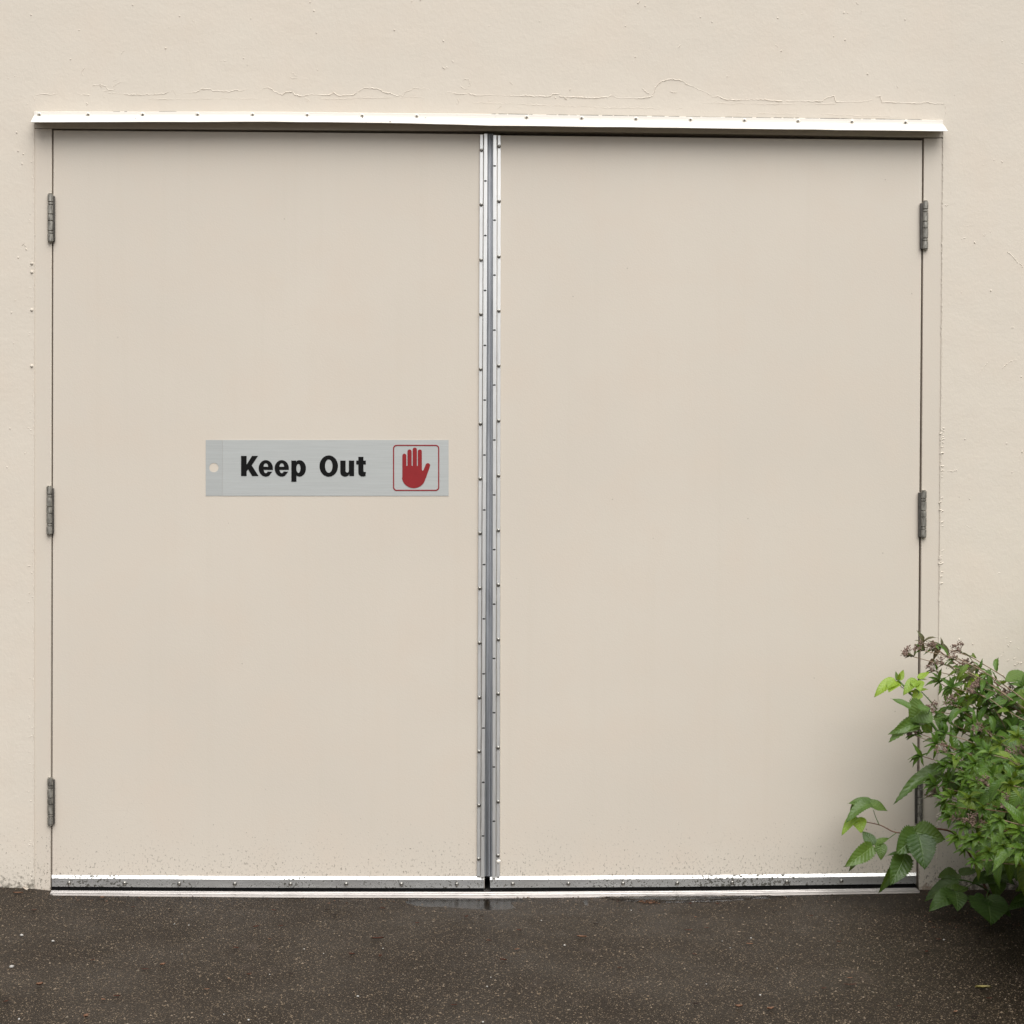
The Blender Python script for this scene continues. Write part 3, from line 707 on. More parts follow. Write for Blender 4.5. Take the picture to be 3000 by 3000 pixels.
def leaf_matrix(p0, p1, hint, wscale=1.0, roll=0.0):
    d_ = p1 - p0; L = d_.length; yv = d_.normalized()
    z = hint - yv * hint.dot(yv)
    if z.length < 1e-4: z = yv.orthogonal()
    z.normalize(); x = yv.cross(z)
    if roll: q = Matrix.Rotation(roll, 3, yv); z = q @ z; x = q @ x
    return Matrix(((x.x * L * wscale, yv.x * L, z.x * L, p0.x), (x.y * L * wscale, yv.y * L, z.y * L, p0.y), (x.z * L * wscale, yv.z * L, z.z * L, p0.z), (0, 0, 0, 1)))
def put_leaf(name, me, mat, parent):
    o = bpy.data.objects.new(name, me); C.objects.link(o); o.parent = parent
    o.matrix_basis = Matrix.Translation(-root_of(parent).location) @ mat
    return o
def bez(a, b, c, t): return a * (1 - t) ** 2 + b * 2 * t * (1 - t) + c * t * t

# ------------------------------------------------------------------ spirea shrub
SP = thing('spirea_shrub', (1.62, -.30, 0), 'leafy spirea shrub with narrow leaves and faded brown flower heads, right of the doors', 'shrub')
fh = []
for s in range(4):
    m = MB()
    for c in range(13):
        a = rng.uniform(0, 6.28); rr = .016 * math.sqrt(rng.random()); cx, cy, cz = rr * math.cos(a), rr * math.sin(a), .019 - rr * .25 + rng.uniform(-.003, .003)
        m.tube([(0, 0, -.004), (cx * .5, cy * .5, cz * .55), (cx, cy, cz)], .0005, 3)
        for _ in range(7):
            m.blob((cx + rng.gauss(0, .0026), cy + rng.gauss(0, .0026), cz + rng.gauss(0, .0018)), rng.uniform(.0011, .0019), (1, 1, 1), .25, 1)
    me = m.build('flower_head', M_flower, None, False); fh.append(me.data); bpy.data.objects.remove(me)
all_leaves = []                                     # (matrix, mesh)
def add_leaf(p0, dirv, L, kind, wscale=1.0, var=None, hint=None):
    hint = hint or Vector((rng.uniform(-.4, .3), rng.uniform(-.9, -.2), rng.uniform(.5, 1.0)))
    me = LEAF[kind][rng.randrange(5) if var is None else var]
    all_leaves.append((leaf_matrix(p0, p0 + dirv.normalized() * L, hint, wscale), me))
def shoot(tip, base, lift, leaves=14, tipkind='flower', mat='spirea', stem=M_stem_red, start=.3, L=(.066, .092), r0=.0030, keep=True, redtip=False, light=.26):
    mid = (tip + base) / 2 + Vector((0, 0, lift)); pts = [bez(base, mid, tip, i / 14) for i in range(15)]
    pts = [p + Vector((rng.gauss(0, .004), rng.gauss(0, .004), rng.gauss(0, .003))) * (0 if i in (0, 14) else 1) for i, p in enumerate(pts)]
    if keep: MB().tube(pts, [lerp(r0, .0010, i / 14) for i in range(15)], 5).build('stem', stem, SP, True)
    az = rng.uniform(0, 6.28)
    for i in range(leaves):
        t = lerp(start, .97, (i + rng.uniform(-.3, .3)) / leaves); t = min(max(t, .05), .98)
        p = bez(base, mid, tip, t); tan = (bez(base, mid, tip, t + .02) - bez(base, mid, tip, t - .02)).normalized()
        az += 2.4; a = tan.orthogonal().normalized(); b = tan.cross(a); rad = a * math.cos(az) + b * math.sin(az)
        dv = tan * rng.uniform(.35, .9) + rad * 1.0 + Vector((0, -.15, rng.uniform(-.80, .05)))
        k = mat
        if rng.random() < light: k = 'spirea_light'
        if redtip and t > .75 and rng.random() < .35: k = 'spirea_red'
        add_leaf(p, dv, rng.uniform(*L) * lerp(1.05, .68, max(0, t - .4) / .6), k, rng.uniform(.85, 1.15) if not (redtip and t > .7) else .7)
    tan = (tip - bez(base, mid, tip, .94)).normalized()
    if tipkind == 'flower':
        z = (tan * .6 + Vector((rng.uniform(-.2, .2), -.35, .55))).normalized(); q = z.to_track_quat('Z', 'Y').to_matrix().to_4x4()
        if keep: put_leaf('flower_head', rng.choice(fh), Matrix.Translation(tip) @ q @ Matrix.Scale(rng.uniform(.85, 1.2), 4), SP)
        for _ in range(4): add_leaf(tip - tan * .008, tan * .5 + Vector((rng.uniform(-1, 1), rng.uniform(-.8, .3), rng.uniform(-.3, .6))), rng.uniform(.022, .04), 'spirea_red' if redtip and rng.random() < .5 else mat, .6)
    else:
        for j in range(7):
            az += 1.1; add_leaf(tip, tan * .7 + Vector((math.cos(az), -.3, math.sin(az) * .8)), rng.uniform(.02, .045), 'spirea_light' if tipkind == 'light' else ('spirea_red' if tipkind == 'red' else mat), .85)
B0 = Vector((1.66, -.22, .03))
def base(): return B0 + Vector((rng.uniform(-.12, .22), rng.uniform(-.2, .12), 0))
TIPS = [ # px, py, depth, lift, leaves, tip kind, red tips
 (2668,1922,-.17,.30,9,'flower',1),(2700,1905,-.19,.30,9,'flower',1),(2730,1902,-.15,.28,8,'flower',1),(2705,1884,-.14,.30,7,'red',1),(2757,1896,-.12,.28,8,'red',1),(2812,1910,-.16,.26,9,'flower',1),(2792,1930,-.2,.26,8,'flower',1),
 (2760,1946,-.22,.25,9,'flower',1),(2870,1960,-.14,.22,9,'leaf',0),(2872,2015,-.22,.22,10,'flower',0),(2858,2030,-.24,.2,9,'flower',0),(2830,1952,-.13,.25,9,'flower',1),(2785,2062,-.26,.2,10,'flower',0),(2740,2085,-.2,.2,8,'flower',0),
 (2672,2152,-.24,.16,9,'flower',0),(2690,2148,-.22,.16,6,'flower',0),(2764,2203,-.30,.16,10,'flower',0),(2868,2140,-.3,.18,11,'flower',0),(2985,2205,-.3,.15,10,'flower',0),(2960,2220,-.34,.14,10,'flower',0),
 (2890,2300,-.36,.12,11,'flower',0),(2738,2330,-.26,.1,10,'flower',0),(2750,2322,-.24,.1,7,'flower',0),(2956,2362,-.40,.1,11,'flower',0),(2808,2400,-.30,.08,9,'flower',0),(2848,2415,-.38,.08,10,'flower',0),(2868,2408,-.4,.08,9,'flower',0),
 (2898,2495,-.46,.08,9,'leaf',0),(2985,2430,-.48,.08,10,'leaf',0),(2930,2250,-.28,.12,12,'light',0),(2850,2190,-.26,.14,12,'leaf',0),(2810,2140,-.22,.16,12,'leaf',0),(2900,2080,-.2,.2,11,'leaf',0),(2960,2040,-.18,.2,10,'flower',0),
 (2998,2010,-.2,.2,11,'leaf',0),(2970,2120,-.25,.16,12,'leaf',0),(2830,2270,-.3,.12,13,'leaf',0),(2790,2240,-.27,.12,11,'leaf',0),(2930,2180,-.32,.14,12,'light',0),(2880,2370,-.4,.1,12,'leaf',0),(2990,2290,-.42,.1,12,'leaf',0),(2840,2340,-.36,.1,12,'light',0),
 (2910,2430,-.42,.08,12,'leaf',0),(2960,2480,-.46,.08,12,'leaf',0),(2780,2290,-.26,.1,11,'leaf',0),(3010,2360,-.44,.1,12,'leaf',0),(2880,2220,-.34,.12,12,'leaf',0),(2820,2080,-.2,.18,11,'leaf',0),
 (2752,2000,-.2,.24,10,'leaf',0),(2790,2015,-.22,.22,10,'leaf',0),(2820,2030,-.2,.22,11,'light',0),(2845,2000,-.18,.22,10,'leaf',0),(2775,2110,-.24,.17,10,'leaf',0),(2805,2065,-.22,.19,11,'leaf',0),(2735,1965,-.18,.26,9,'flower',1),(2745,2180,-.27,.15,9,'leaf',0),(2700,2215,-.25,.14,7,'leaf',0),
 (2786,2392,-.32,.06,11,'leaf',0),(2768,2352,-.30,.08,10,'leaf',0),(2806,2452,-.36,.05,10,'leaf',0),(2826,2490,-.40,.04,10,'leaf',0),(2856,2520,-.46,.04,10,'leaf',0),(2742,2300,-.28,.08,8,'leaf',0),(2800,2365,-.34,.07,11,'leaf',0),(2845,2465,-.42,.05,11,'leaf',0),
 (2900,2210,-.42,.12,13,'leaf',0),(2960,2300,-.5,.1,13,'light',0),(2860,2290,-.42,.1,13,'leaf',0),(2820,2200,-.32,.12,12,'leaf',0),(2770,2245,-.3,.1,10,'leaf',0),(2790,2330,-.3,.1,12,'leaf',0),(2830,2420,-.36,.08,11,'leaf',0),(2870,2450,-.42,.08,11,'leaf',0),
 (2930,2400,-.5,.08,13,'leaf',0),(2980,2160,-.36,.12,13,'light',0),(2940,2480,-.52,.06,12,'leaf',0),(2995,2490,-.5,.06,12,'leaf',0),(2850,2120,-.26,.15,12,'leaf',0),(2920,2050,-.22,.18,11,'leaf',0),(2770,2150,-.26,.15,11,'leaf',0),
]
for px, py, dp, lift, nl, tk, red in TIPS:
    dp *= 1 + 1.25 * max(0, min(1, (px - 2740) / 170)) * max(0, min(1, (py - 2130) / 220))
    up = py < 2110
    shoot(P(px, py, dp), base(), lift, nl - (1 if up else 3), tk, 'spirea', rng.choice((M_stem_red, M_stem_tan, M_stem_tan)), .38, L=(.058, .080) if up else (.078, .108), redtip=bool(red))
shown = list(all_leaves); all_leaves = []
for _ in range(34):                                  # the thick of the crown over the foot of the shrub
    px, py, dp = rng.uniform(2840, 3080), rng.uniform(2180, 2470), -rng.uniform(.15, .85)
    if py > 2300 and px < 2800 + (py - 2300) * .35: continue
    shoot(P(px, py, dp), base() + Vector((.1, -.2, 0)), .1, 12, 'leaf', 'spirea', M_stem_red, .45, (.075, .105), keep=False, light=.06)
crown = all_leaves; all_leaves = []
# unseen-side and overhead growth that shades the corner
for _ in range(380):
    x = rng.uniform(1.15, 2.5); y = rng.uniform(-1.7, -.03); z = rng.uniform(.12, 1.05) * (1 - .2 * abs(x - 1.8))
    tip = Vector((x, y, z)); px, py, f = proj(tip)
    if px < 3060: continue
    b = Vector((lerp(1.66, x, .5), lerp(-.2, y, .5), .02))
    shoot(tip, b, .15, 14, 'leaf', 'spirea', M_stem_red, .2, (.07, .10), keep=False)
inner = all_leaves; all_leaves = []
for _ in range(170):                                  # deep inner leaves, low and behind
    x = rng.uniform(1.22, 1.75); y = rng.uniform(-.30, -.04); z = rng.uniform(.10, .58)
    px, py, f = proj(Vector((x, y, z)))
    if px < (2770 + max(0, 2360 - py) * .12 if py < 2400 else 2830 + (py - 2400) * .3): continue
    add_leaf(Vector((x, y, z)), Vector((rng.uniform(-1, 1), rng.uniform(-.8, .2), rng.uniform(-.7, .5))), rng.uniform(.05, .08), 'spirea')
inner += all_leaves + crown
def key(e):
    t = e[0].translation + e[0].col[1].xyz * .5; px, py, f = proj(t)
    return f + (3 if px > 3010 else 0)
shown.sort(key=key)
for mat, me in shown[:300]: put_leaf('leaf', me, mat, SP)
def join_leaves(lst, name, parent):
    by = {}
    for mat, me in lst: by.setdefault(me.materials[0].name, []).append((mat, me))
    V, F, U, MI, mats, k = [], [], [], [], [], 0
    for mn, items in by.items():
        mats.append(bpy.data.materials[mn])
        for mat, me in items:
            V += [tuple(mat @ v.co - root_of(parent).location) for v in me.vertices]
            uvd = me.uv_layers[0].data
            for p in me.polygons:
                F.append([i + k for i in p.vertices]); MI.append(len(mats) - 1); U += [tuple(uvd[l].uv) for l in p.loop_indices]
            k += len(me.vertices)
    me = bpy.data.meshes.new(name); me.from_pydata(V, [], F)
    for m_ in mats: me.materials.append(m_)
    me.polygons.foreach_set('material_index', MI); me.polygons.foreach_set('use_smooth', [True] * len(F))
    ul = me.uv_layers.new(name='UVMap'); ul.data.foreach_set('uv', np.array(U, dtype=np.float32).ravel())
    o = bpy.data.objects.new(name, me); C.objects.link(o); o.parent = parent; o['kind'] = 'stuff'; return o
join_leaves(shown[300:] + inner, 'foliage', SP)

# ------------------------------------------------------------------ brambles
UPH = Vector((0, -.55, .85)); FRH = Vector((0, -1, .25))
def cane(pts, r0, r1, mat, parent, name='cane'):
    q = [P(x, y, d) for x, y, d in pts]; out = []
    for i in range(len(q) - 1):
        a, b, c, d = q[max(i - 1, 0)], q[i], q[i + 1], q[min(i + 2, len(q) - 1)]
        for k in range(5):
            t = k / 5; out.append(.5 * ((2 * b) + (c - a) * t + (2 * a - 5 * b + 4 * c - d) * t * t + (3 * b - a - 3 * c + d) * t ** 3))
    out.append(q[-1]); n = len(out)
    m = MB().tube(out, [lerp(r0, r1, i / (n - 1)) for i in range(n)], 7)
    for i in range(2, n - 1, 2):                     # prickles
        p = out[i]; dv = Vector((rng.uniform(-1, 1), rng.uniform(-1, .2), rng.uniform(-.6, 1))).normalized(); r_ = lerp(r0, r1, i / n)
        m.tube([p, p + dv * (r_ + .004)], [r_ * .45, .0002], 3)
    return m.build(name, mat, parent, True)
def bramble_leaf(parent, kind, petiole, leaflets):
    """petiole: px points; leaflets: (x0, y0, d0, x1, y1, d1, width scale, variant, hint)"""
    pt = cane(petiole, .0012, .0008, M_stem_green, parent, 'leaf')
    for e in leaflets:
        x0, y0, d0, x1, y1, d1, ws, var, hint = e[:9]; kk = e[9] if len(e) > 9 else kind
        put_leaf('leaflet', LEAF[kk][var], leaf_matrix(P(x0, y0, d0), P(x1, y1, d1), hint, ws), pt)
B1 = thing('bramble', (1.36, -.2, 0), 'upright bramble with thick green canes and lime young leaves at its tip', 'bramble', 'brambles growing through the shrub')
cane([(2905, 2600, -.16), (2862, 2390, -.18), (2830, 2290, -.20), (2770, 2180, -.22), (2715, 2097, -.24), (2697, 2068, -.24), (2668, 2032, -.23), (2632, 1992, -.22)], .0055, .0022, M_stem_green, B1)
cane([(2745, 2078, -.19), (2722, 2050, -.19), (2699, 2026, -.19)], .0022, .0012, M_stem_green, B1)
cane([(2697, 2068, -.24), (2693, 2045, -.23), (2689, 2012, -.22)], .0022, .0013, M_stem_green, B1)
cane([(2776, 2190, -.22), (2700, 2120, -.21), (2702, 2112, -.21)], .002, .001, M_stem_green, B1)
lim = 'bramble_lime'
bramble_leaf(B1, lim, [(2668, 2036, -.23), (2645, 2015, -.225), (2624, 1999, -.22)], [(2626, 1997, -.22, 2562, 2018, -.26, .75, 2, UPH), (2624, 1999, -.22, 2605, 2017, -.26, .95, 1, UPH), (2626, 1997, -.22, 2650, 2011, -.22, .9, 2, UPH)])
bramble_leaf(B1, lim, [(2634, 1996, -.22), (2631, 1992, -.22), (2629, 1990, -.22)], [(2629, 1993, -.22, 2624, 1965, -.21, .6, 3, FRH, 'bramble_mid'), (2634, 1992, -.22, 2648, 1961, -.21, .75, 3, FRH, lim), (2632, 1992, -.22, 2636, 1974, -.23, .8, 0, FRH, lim)])
bramble_leaf(B1, lim, [(2692, 2030, -.225), (2690, 2016, -.22), (2688, 2002, -.22)], [(2688, 1995, -.22, 2648, 2018, -.26, .85, 2, UPH), (2684, 1994, -.22, 2697, 2018, -.26, 1.15, 1, UPH), (2690, 1988, -.22, 2724, 1966, -.20, .55, 3, UPH), (2692, 1991, -.21, 2719, 1989, -.21, .4, 0, UPH)])
bramble_leaf(B1, lim, [(2694, 2046, -.23), (2692, 2038, -.22), (2690, 2030, -.22)], [(2693, 2026, -.22, 2679, 2050, -.25, 1.0, 1, FRH), (2696, 2024, -.2, 2720, 2012, -.2, .7, 2, UPH), (2688, 2026, -.22, 2645, 2027, -.22, .3, 0, UPH)])
bramble_leaf(B1, 'bramble_mid', [(2716, 2096, -.24), (2722, 2085, -.27), (2724, 2078, -.28)], [(2712, 2070, -.25, 2668, 2112, -.27, 1.75, 1, FRH), (2668, 2073, -.27, 2610, 2044, -.26, .68, 3, UPH), (2690, 2075, -.28, 2732, 2073, -.27, .95, 0, UPH)])
bramble_leaf(B1, 'bramble_mid', [(2735, 2130, -.22), (2715, 2120, -.22), (2700, 2117, -.23)], [(2702, 2114, -.23, 2608, 2138, -.29, .62, 2, UPH), (2690, 2116, -.24, 2625, 2143, -.3, .6, 2, FRH), (2700, 2120, -.23, 2740, 2145, -.2, .9, 0, FRH)])
bramble_leaf(B1, 'bramble', [(2800, 2240, -.2), (2770, 2252, -.2), (2745, 2256, -.21)], [(2760, 2254, -.21, 2622, 2304, -.30, .36, 2, UPH), (2750, 2258, -.2, 2715, 2290, -.26, .8, 1, UPH)])
bramble_leaf(B1, 'bramble', [(2820, 2260, -.14), (2800, 2262, -.12), (2790, 2265, -.11)], [(2790, 2262, -.11, 2770, 2345, -.13, .9, 0, FRH), (2798, 2262, -.1, 2800, 2340, -.12, .9, 1, FRH)])
bramble_leaf(B1, 'bramble_mid', [(2760, 2150, -.2), (2750, 2120, -.2), (2748, 2105, -.2)], [(2735, 2105, -.2, 2790, 2100, -.22, .9, 0, UPH), (2742, 2098, -.2, 2775, 2075, -.19, .6, 3, UPH), (2752, 2106, -.21, 2760, 2140, -.25, .8, 1, FRH)])
bramble_leaf(B1, 'bramble_mid', [(3040, 2000, -.15), (3020, 1985, -.15), (3005, 1978, -.15)], [(3006, 1976, -.15, 2945, 1996, -.2, .85, 3, UPH), (3004, 1990, -.15, 2990, 2003, -.17, .9, 1, UPH), (3010, 1975, -.14, 3050, 1968, -.1, .8, 0, UPH)])
bramble_leaf(B1, lim, [(2870, 2040, -.16), (2860, 2010, -.18), (2858, 1998, -.18)], [(2858, 1999, -.18, 2836, 2012, -.2, 1.2, 1, FRH), (2856, 1995, -.18, 2866, 1970, -.16, 1.0, 0, FRH), (2860, 2004, -.18, 2872, 1990, -.19, .7, 1, FRH)])
bramble_leaf(B1, 'bramble_mid', [(2890, 2030, -.16), (2880, 2005, -.18), (2874, 1995, -.18)], [(2865, 2003, -.2, 2928, 2025, -.22, .75, 1, UPH), (2870, 1992, -.18, 2892, 1985, -.16, 1.2, 0, UPH), (2848, 1990, -.17, 2838, 1975, -.15, 1.2, 0, FRH)])
B2 = thing('bramble', (1.33, -.15, 0), 'low bramble trailing across the foot of the right door with broad dark leaves', 'bramble', 'brambles growing through the shrub')
cane([(2900, 2630, -.14), (2850, 2520, -.16), (2800, 2445, -.18), (2740, 2428, -.19), (2690, 2436, -.19), (2626, 2439, -.17), (2580, 2418, -.15), (2535, 2408, -.14)], .0035, .0013, M_stem_red, B2)
br = 'bramble'
bramble_leaf(B2, 'bramble_mid', [(2576, 2417, -.15), (2566, 2395, -.15), (2558, 2372, -.15)], [(2550, 2354, -.15, 2478, 2384, -.20, .62, 2, UPH), (2546, 2356, -.15, 2607, 2366, -.16, .95, 1, UPH), (2552, 2348, -.14, 2482, 2352, -.13, .75, 3, UPH), (2545, 2352, -.14, 2548, 2335, -.09, 1.3, 3, UPH), (2512, 2352, -.13, 2490, 2378, -.13, .8, 1, FRH, br)])
bramble_leaf(B2, lim, [(2538, 2409, -.14), (2530, 2402, -.14), (2522, 2398, -.14)], [(2510, 2394, -.14, 2467, 2428, -.19, .62, 2, UPH), (2513, 2395, -.14, 2525, 2435, -.18, 1.15, 1, FRH), (2520, 2397, -.14, 2541, 2398, -.14, .5, 2, UPH)])
bramble_leaf(B2, 'bramble_mid', [(2626, 2440, -.17), (2590, 2465, -.18), (2556, 2476, -.19)], [(2557, 2478, -.19, 2478, 2538, -.25, .62, 0, FRH), (2558, 2476, -.19, 2526, 2433, -.16, .95, 3, FRH, br), (2560, 2475, -.19, 2609, 2450, -.18, .6, 0, UPH, 'bramble_mid'), (2580, 2470, -.19, 2584, 2518, -.22, .95, 1, FRH, 'bramble_mid'), (2510, 2515, -.2, 2491, 2553, -.22, .55, 2, FRH, br)])
bramble_leaf(B2, br, [(2700, 2436, -.19), (2692, 2440, -.24), (2686, 2442, -.26)], [(2686, 2438, -.26, 2628, 2500, -.31, 1.1, 0, FRH), (2680, 2436, -.26, 2772, 2458, -.30, 1.1, 1, FRH), (2690, 2444, -.27, 2712, 2545, -.34, 1.15, 0, FRH), (2690, 2436, -.25, 2655, 2417, -.2, .9, 3, UPH)])
bramble_leaf(B2, br, [(2690, 2470, -.2), (2660, 2490, -.24), (2645, 2499, -.26)], [(2652, 2500, -.26, 2612, 2592, -.32, .85, 0, FRH), (2630, 2530, -.25, 2584, 2618, -.29, .50, 2, FRH), (2640, 2497, -.25, 2596, 2506, -.24, .45, 3, UPH)])
B3 = thing('bramble', (1.42, -.22, 0), 'shaded bramble lying on the asphalt at the foot of the shrub', 'bramble', 'brambles growing through the shrub')
cane([(2920, 2640, -.14), (2880, 2600, -.2), (2830, 2580, -.22), (2790, 2575, -.22)], .003, .0015, M_stem_green, B3)
bramble_leaf(B3, br, [(2830, 2580, -.2), (2810, 2580, -.2), (2800, 2582, -.2)], [(2806, 2560, -.16, 2750, 2563, -.2, .9, 0, UPH), (2806, 2580, -.2, 2702, 2624, -.22, .55, 1, UPH), (2810, 2560, -.15, 2870, 2545, -.15, .8, 0, UPH)])
bramble_leaf(B3, br, [(2850, 2590, -.22), (2820, 2605, -.28), (2800, 2612, -.3)], [(2796, 2614, -.3, 2722, 2660, -.36, .72, 0, UPH), (2798, 2612, -.3, 2812, 2655, -.37, 1.1, 1, FRH), (2790, 2606, -.29, 2840, 2600, -.26, .7, 3, UPH)])
bramble_leaf(B3, br, [(2900, 2600, -.25), (2892, 2620, -.32), (2888, 2632, -.34)], [(2888, 2632, -.34, 2905, 2694, -.47, 1.15, 0, UPH), (2886, 2630, -.34, 2846, 2645, -.38, .8, 1, UPH), (2890, 2630, -.34, 2965, 2668, -.42, .8, 1, UPH)])
bramble_leaf(B3, br, [(2940, 2590, -.2), (2925, 2575, -.2), (2915, 2570, -.2)], [(2915, 2570, -.2, 2850, 2580, -.25, .8, 0, UPH), (2915, 2568, -.2, 2925, 2620, -.28, .9, 1, FRH), (2918, 2568, -.2, 2975, 2580, -.25, .8, 1, UPH)])
bramble_leaf(B3, br, [(3030, 2620, -.3), (3015, 2630, -.34), (3005, 2632, -.36)], [(3006, 2610, -.4, 2978, 2603, -.44, .7, 0, UPH, 'bramble_mid'), (3010, 2628, -.4, 2976, 2630, -.44, .6, 1, UPH), (3010, 2640, -.38, 2960, 2650, -.42, .8, 1, UPH)])

# ------------------------------------------------------------------ debris on the asphalt
def husk_mesh(s, L, W, curl):
    r = random.Random(s); m = MB(); v = []; n = 6; L *= 1.15; W *= 1.3
    for i in range(n + 1):
        t = i / n; wd = W * math.sin(math.pi * min(max(t, .04), .96)) ** .7 * r.uniform(.85, 1.15)
        for c in (-1, -.4, .4, 1): v.append(((t - .5) * L, c * wd / 2 + .15 * L * math.sin(curl * t), .0012 + abs(c) ** 2 * W * .45 + curl * .25 * L * (t - .5) ** 2 + (.0016 if abs(c) < 1 else 0)))
    m.add(v, [(i * 4 + j, i * 4 + j + 1, (i + 1) * 4 + j + 1, (i + 1) * 4 + j) for i in range(n) for j in range(3)]); return m
def place(m, name, mat, px, py, rot, label, cat, group=None, smooth=True, scale=1.0):
    o = m.build(name, mat, None, smooth); q = on_ground(px, py)
    o.location = (q.x, q.y, q.z + .0004); o.rotation_euler = (0, 0, rot); o.scale = (scale,) * 3; tag(o, label, cat, group); return o
def pebble(s, r): m = MB(); m.blob((0, 0, r * .55), r, (1.1, .9, .75), .18, 1); return m
named = [
 (1106, 2754, .027, .008, .3, .1, M_husk, 'long dark reddish husk on asphalt below the middle of the left door'),
 (1030, 2800, .014, .007, .6, -.5, M_husk, 'small orange brown husk, left of an upright one, on the middle asphalt'),
 (1115, 2806, .012, .008, .6, 1.3, M_husk, 'orange brown husk standing upright on the middle asphalt'),
 (1474, 2817, .016, .007, .5, -.5, M_husk, 'reddish husk below the centre gap of the doors'),
 (1704, 2750, .021, .009, .4, -.3, M_husk2, 'pale tipped bark chip on asphalt in front of the right door'),
 (2016, 2729, .021, .005, .2, .1, M_husk, 'straight red twig piece in front of the right door'),
 (2492, 2890, .026, .005, .9, -.1, M_husk, 'curved red twig piece at the lower right of the asphalt'),
 (1330, 2949, .013, .005, .4, 0, M_husk, 'red sliver near the bottom centre of the asphalt'),
 (425, 2844, .018, .005, .3, -.1, M_husk, 'thin red sliver on the left asphalt beside a pale worn patch'),
 (477, 2832, .012, .009, 1.2, .5, M_husk2, 'curled tan husk on the left asphalt'),
 (116, 2891, .013, .011, 1.4, .4, M_husk2, 'crumpled pale brown husk near the left edge of the asphalt'),
 (254, 2984, .013, .010, 1.4, 1.0, M_husk2, 'crumpled brown husk at the bottom edge on the left'),
 (2880, 2899, .030, .011, .1, 0, M_yellow, 'flat yellowish leaf at the lower right of the asphalt'),
 (2258, 2962, .015, .009, 1.3, .2, M_husk2, 'curled tan husk near the bottom edge on the right'),
 (2165, 2955, .014, .009, 1.3, -.2, M_husk2, 'curled pale husk, left of its look-alike, at the bottom right'),
 (52, 2621, .024, .008, .5, -.1, M_husk2, 'pinkish brown dead leaf at the foot of the wall on the left'),
]
for i, (px, py, L, W, cu, rot, mat, lab) in enumerate(named):
    place(husk_mesh(i, L, W, cu), 'dead_leaf' if 'leaf' in lab else 'husk', mat, px, py, rot, lab, 'dead leaf' if 'leaf' in lab else 'husk')
small = [(100,2671),(300,2634),(408,2635),(498,2670),(823,2717),(750,2720),(790,2755),(802,2672),(980,2686),(342,2924),(272,2817),(671,2871),(730,2860),(852,2857),(691,2782),(18,2939),(302,2934),(1367,2690),(1410,2690),(1222,2708),(1432,2760),(1515,2786),
 (1520,2730),(1745,2711),(1810,2644),(2023,2651),(2038,2690),(2102,2652),(2270,2673),(2377,2687),(2070,2722),(2196,2771),(2035,2801),(2040,2948),(2414,2900),(2457,2763),(2490,2870),(2750,2758),(2870,2757),(2715,2793),(2635,2952),(2800,2969),(2898,2931),(2855,2985),(1877,2670),(1816,2840),(606,2903),(390,2662),(960,2670),(1120,2666)]
hm = [husk_mesh(100 + s, .011, .005, c) for s, c in ((0, .3), (1, .9), (2, 1.4), (3, .5))]
protos = []
for k in range(4):
    o = hm[k].build('husk', (M_husk, M_husk_shadow, M_husk, M_husk2)[k], None, True); protos.append(o)
for i, (px, py) in enumerate(small):
    src = protos[(i * 7 + i // 5) % 4]
    c = src if i < 0 else src.copy(); C.objects.link(c); q = on_ground(px, py)
    c.location = (q.x, q.y, q.z + .0004); c.rotation_euler = (0, 0, rng.uniform(-.9, .9)); c.scale = (rng.uniform(.8, 1.4),) * 3
    tag(c, 'tiny brown bud husk fleck scattered on the asphalt', 'husk', 'tiny brown flecks scattered over the asphalt')
for o in protos: bpy.data.objects.remove(o)
place(pebble(1, .0055), 'pebble', M_peb, 34, 2836, .3, 'largest white pebble, near the left edge of the asphalt', 'pebble')
place(pebble(2, .0042), 'pebble', M_peb, 63, 2743, .3, 'white pebble beside a brown fleck at the far left', 'pebble')
place(pebble(3, .0042), 'pebble', M_peb, 155, 2760, .3, 'lone white pebble on the left asphalt below the hinge side', 'pebble')
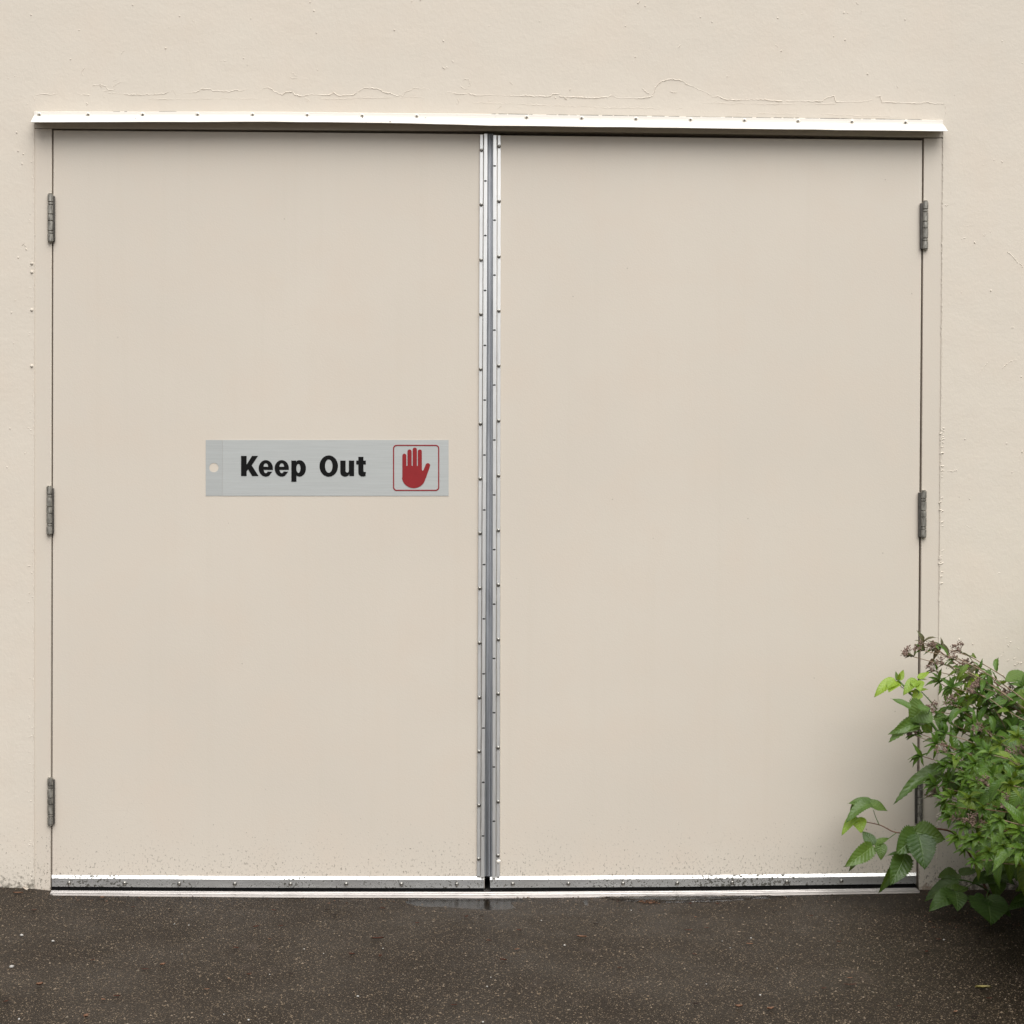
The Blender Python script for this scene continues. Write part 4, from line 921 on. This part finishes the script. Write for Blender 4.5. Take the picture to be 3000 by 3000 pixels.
pp = [(511,2708),(553,2712),(533,2796),(948,2795),(891,2782),(1586,2698),(1438,2864),(1048,2921),(2116,2758),(2139,2778),(2277,2838),(2227,2917),(2069,2884),(2765,2755),(56,2988),(1415,2996),(1427,2892),(790,2856),(728,2990),(656,2973),(1654,2771),(1849,2668),(2200,2750),(1122,2780),(2121,2639),(2030,2643)]
pm = [pebble(10 + k, .0034).build('pebble', M_peb, None, True) for k in range(3)]
for i, (px, py) in enumerate(pp):
    c = pm[i % 3].copy(); C.objects.link(c); q = on_ground(px, py); c.location = q; c.rotation_euler = (0, 0, rng.uniform(0, 6)); c.scale = (rng.uniform(.45, .95),) * 3
    tag(c, 'tiny white pebble scattered on the asphalt', 'pebble', 'tiny white pebbles scattered over the asphalt')
for o in pm: bpy.data.objects.remove(o)
gr = MB()
for _ in range(8000):
    py = 2630 + 372 * rng.random() ** .9; px = rng.uniform(-40, 3040); q = on_ground(px, py)
    r_ = rng.uniform(.0007, .0020) * (1 + (rng.random() < .1)); a = rng.uniform(0, 6.28); ca, sa = math.cos(a), math.sin(a)
    k = [(1.2, 0), (-.6, .8), (-.5, -.8)]
    vs = [(q.x + (x * ca - y * sa) * r_, q.y + (x * sa + y * ca) * r_, q.z - .0002) for x, y in k] + [(q.x, q.y, q.z + r_ * .8)]
    gr.add(vs, [(0, 1, 3), (1, 2, 3), (2, 0, 3)])
go = gr.build('grit', M_grit, None, fix=False); tag(go, 'fine tan grit strewn over the asphalt', None, None, 'stuff')
lt = MB()
for _ in range(260):
    x = rng.choice((rng.gauss(1900, 14), rng.uniform(150, 2650), rng.uniform(2700, 3000))); y = rng.uniform(2620, 2650) if x < 2650 else rng.uniform(2620, 2720)
    if 1870 < x < 1930: y = rng.uniform(2638, 2648)
    y = max(y, pw(x, TB) + 3); q = on_ground(x, y); a = rng.uniform(0, 6.28); L, W = rng.uniform(.002, .006), rng.uniform(.001, .0025)
    ca, sa = math.cos(a), math.sin(a)
    lt.add([(q.x + u * L * ca - v_ * W * sa, q.y + u * L * sa + v_ * W * ca, q.z + .001 + h) for u, v_, h in ((-1, 0, 0), (0, -1, .001), (1, 0, .0005), (0, 1, .002))], [(0, 1, 2, 3)])
lo = lt.build('leaf_litter', M_husk2, None, fix=False); tag(lo, 'bits of dry litter along the threshold and under the shrub', None, None, 'stuff')
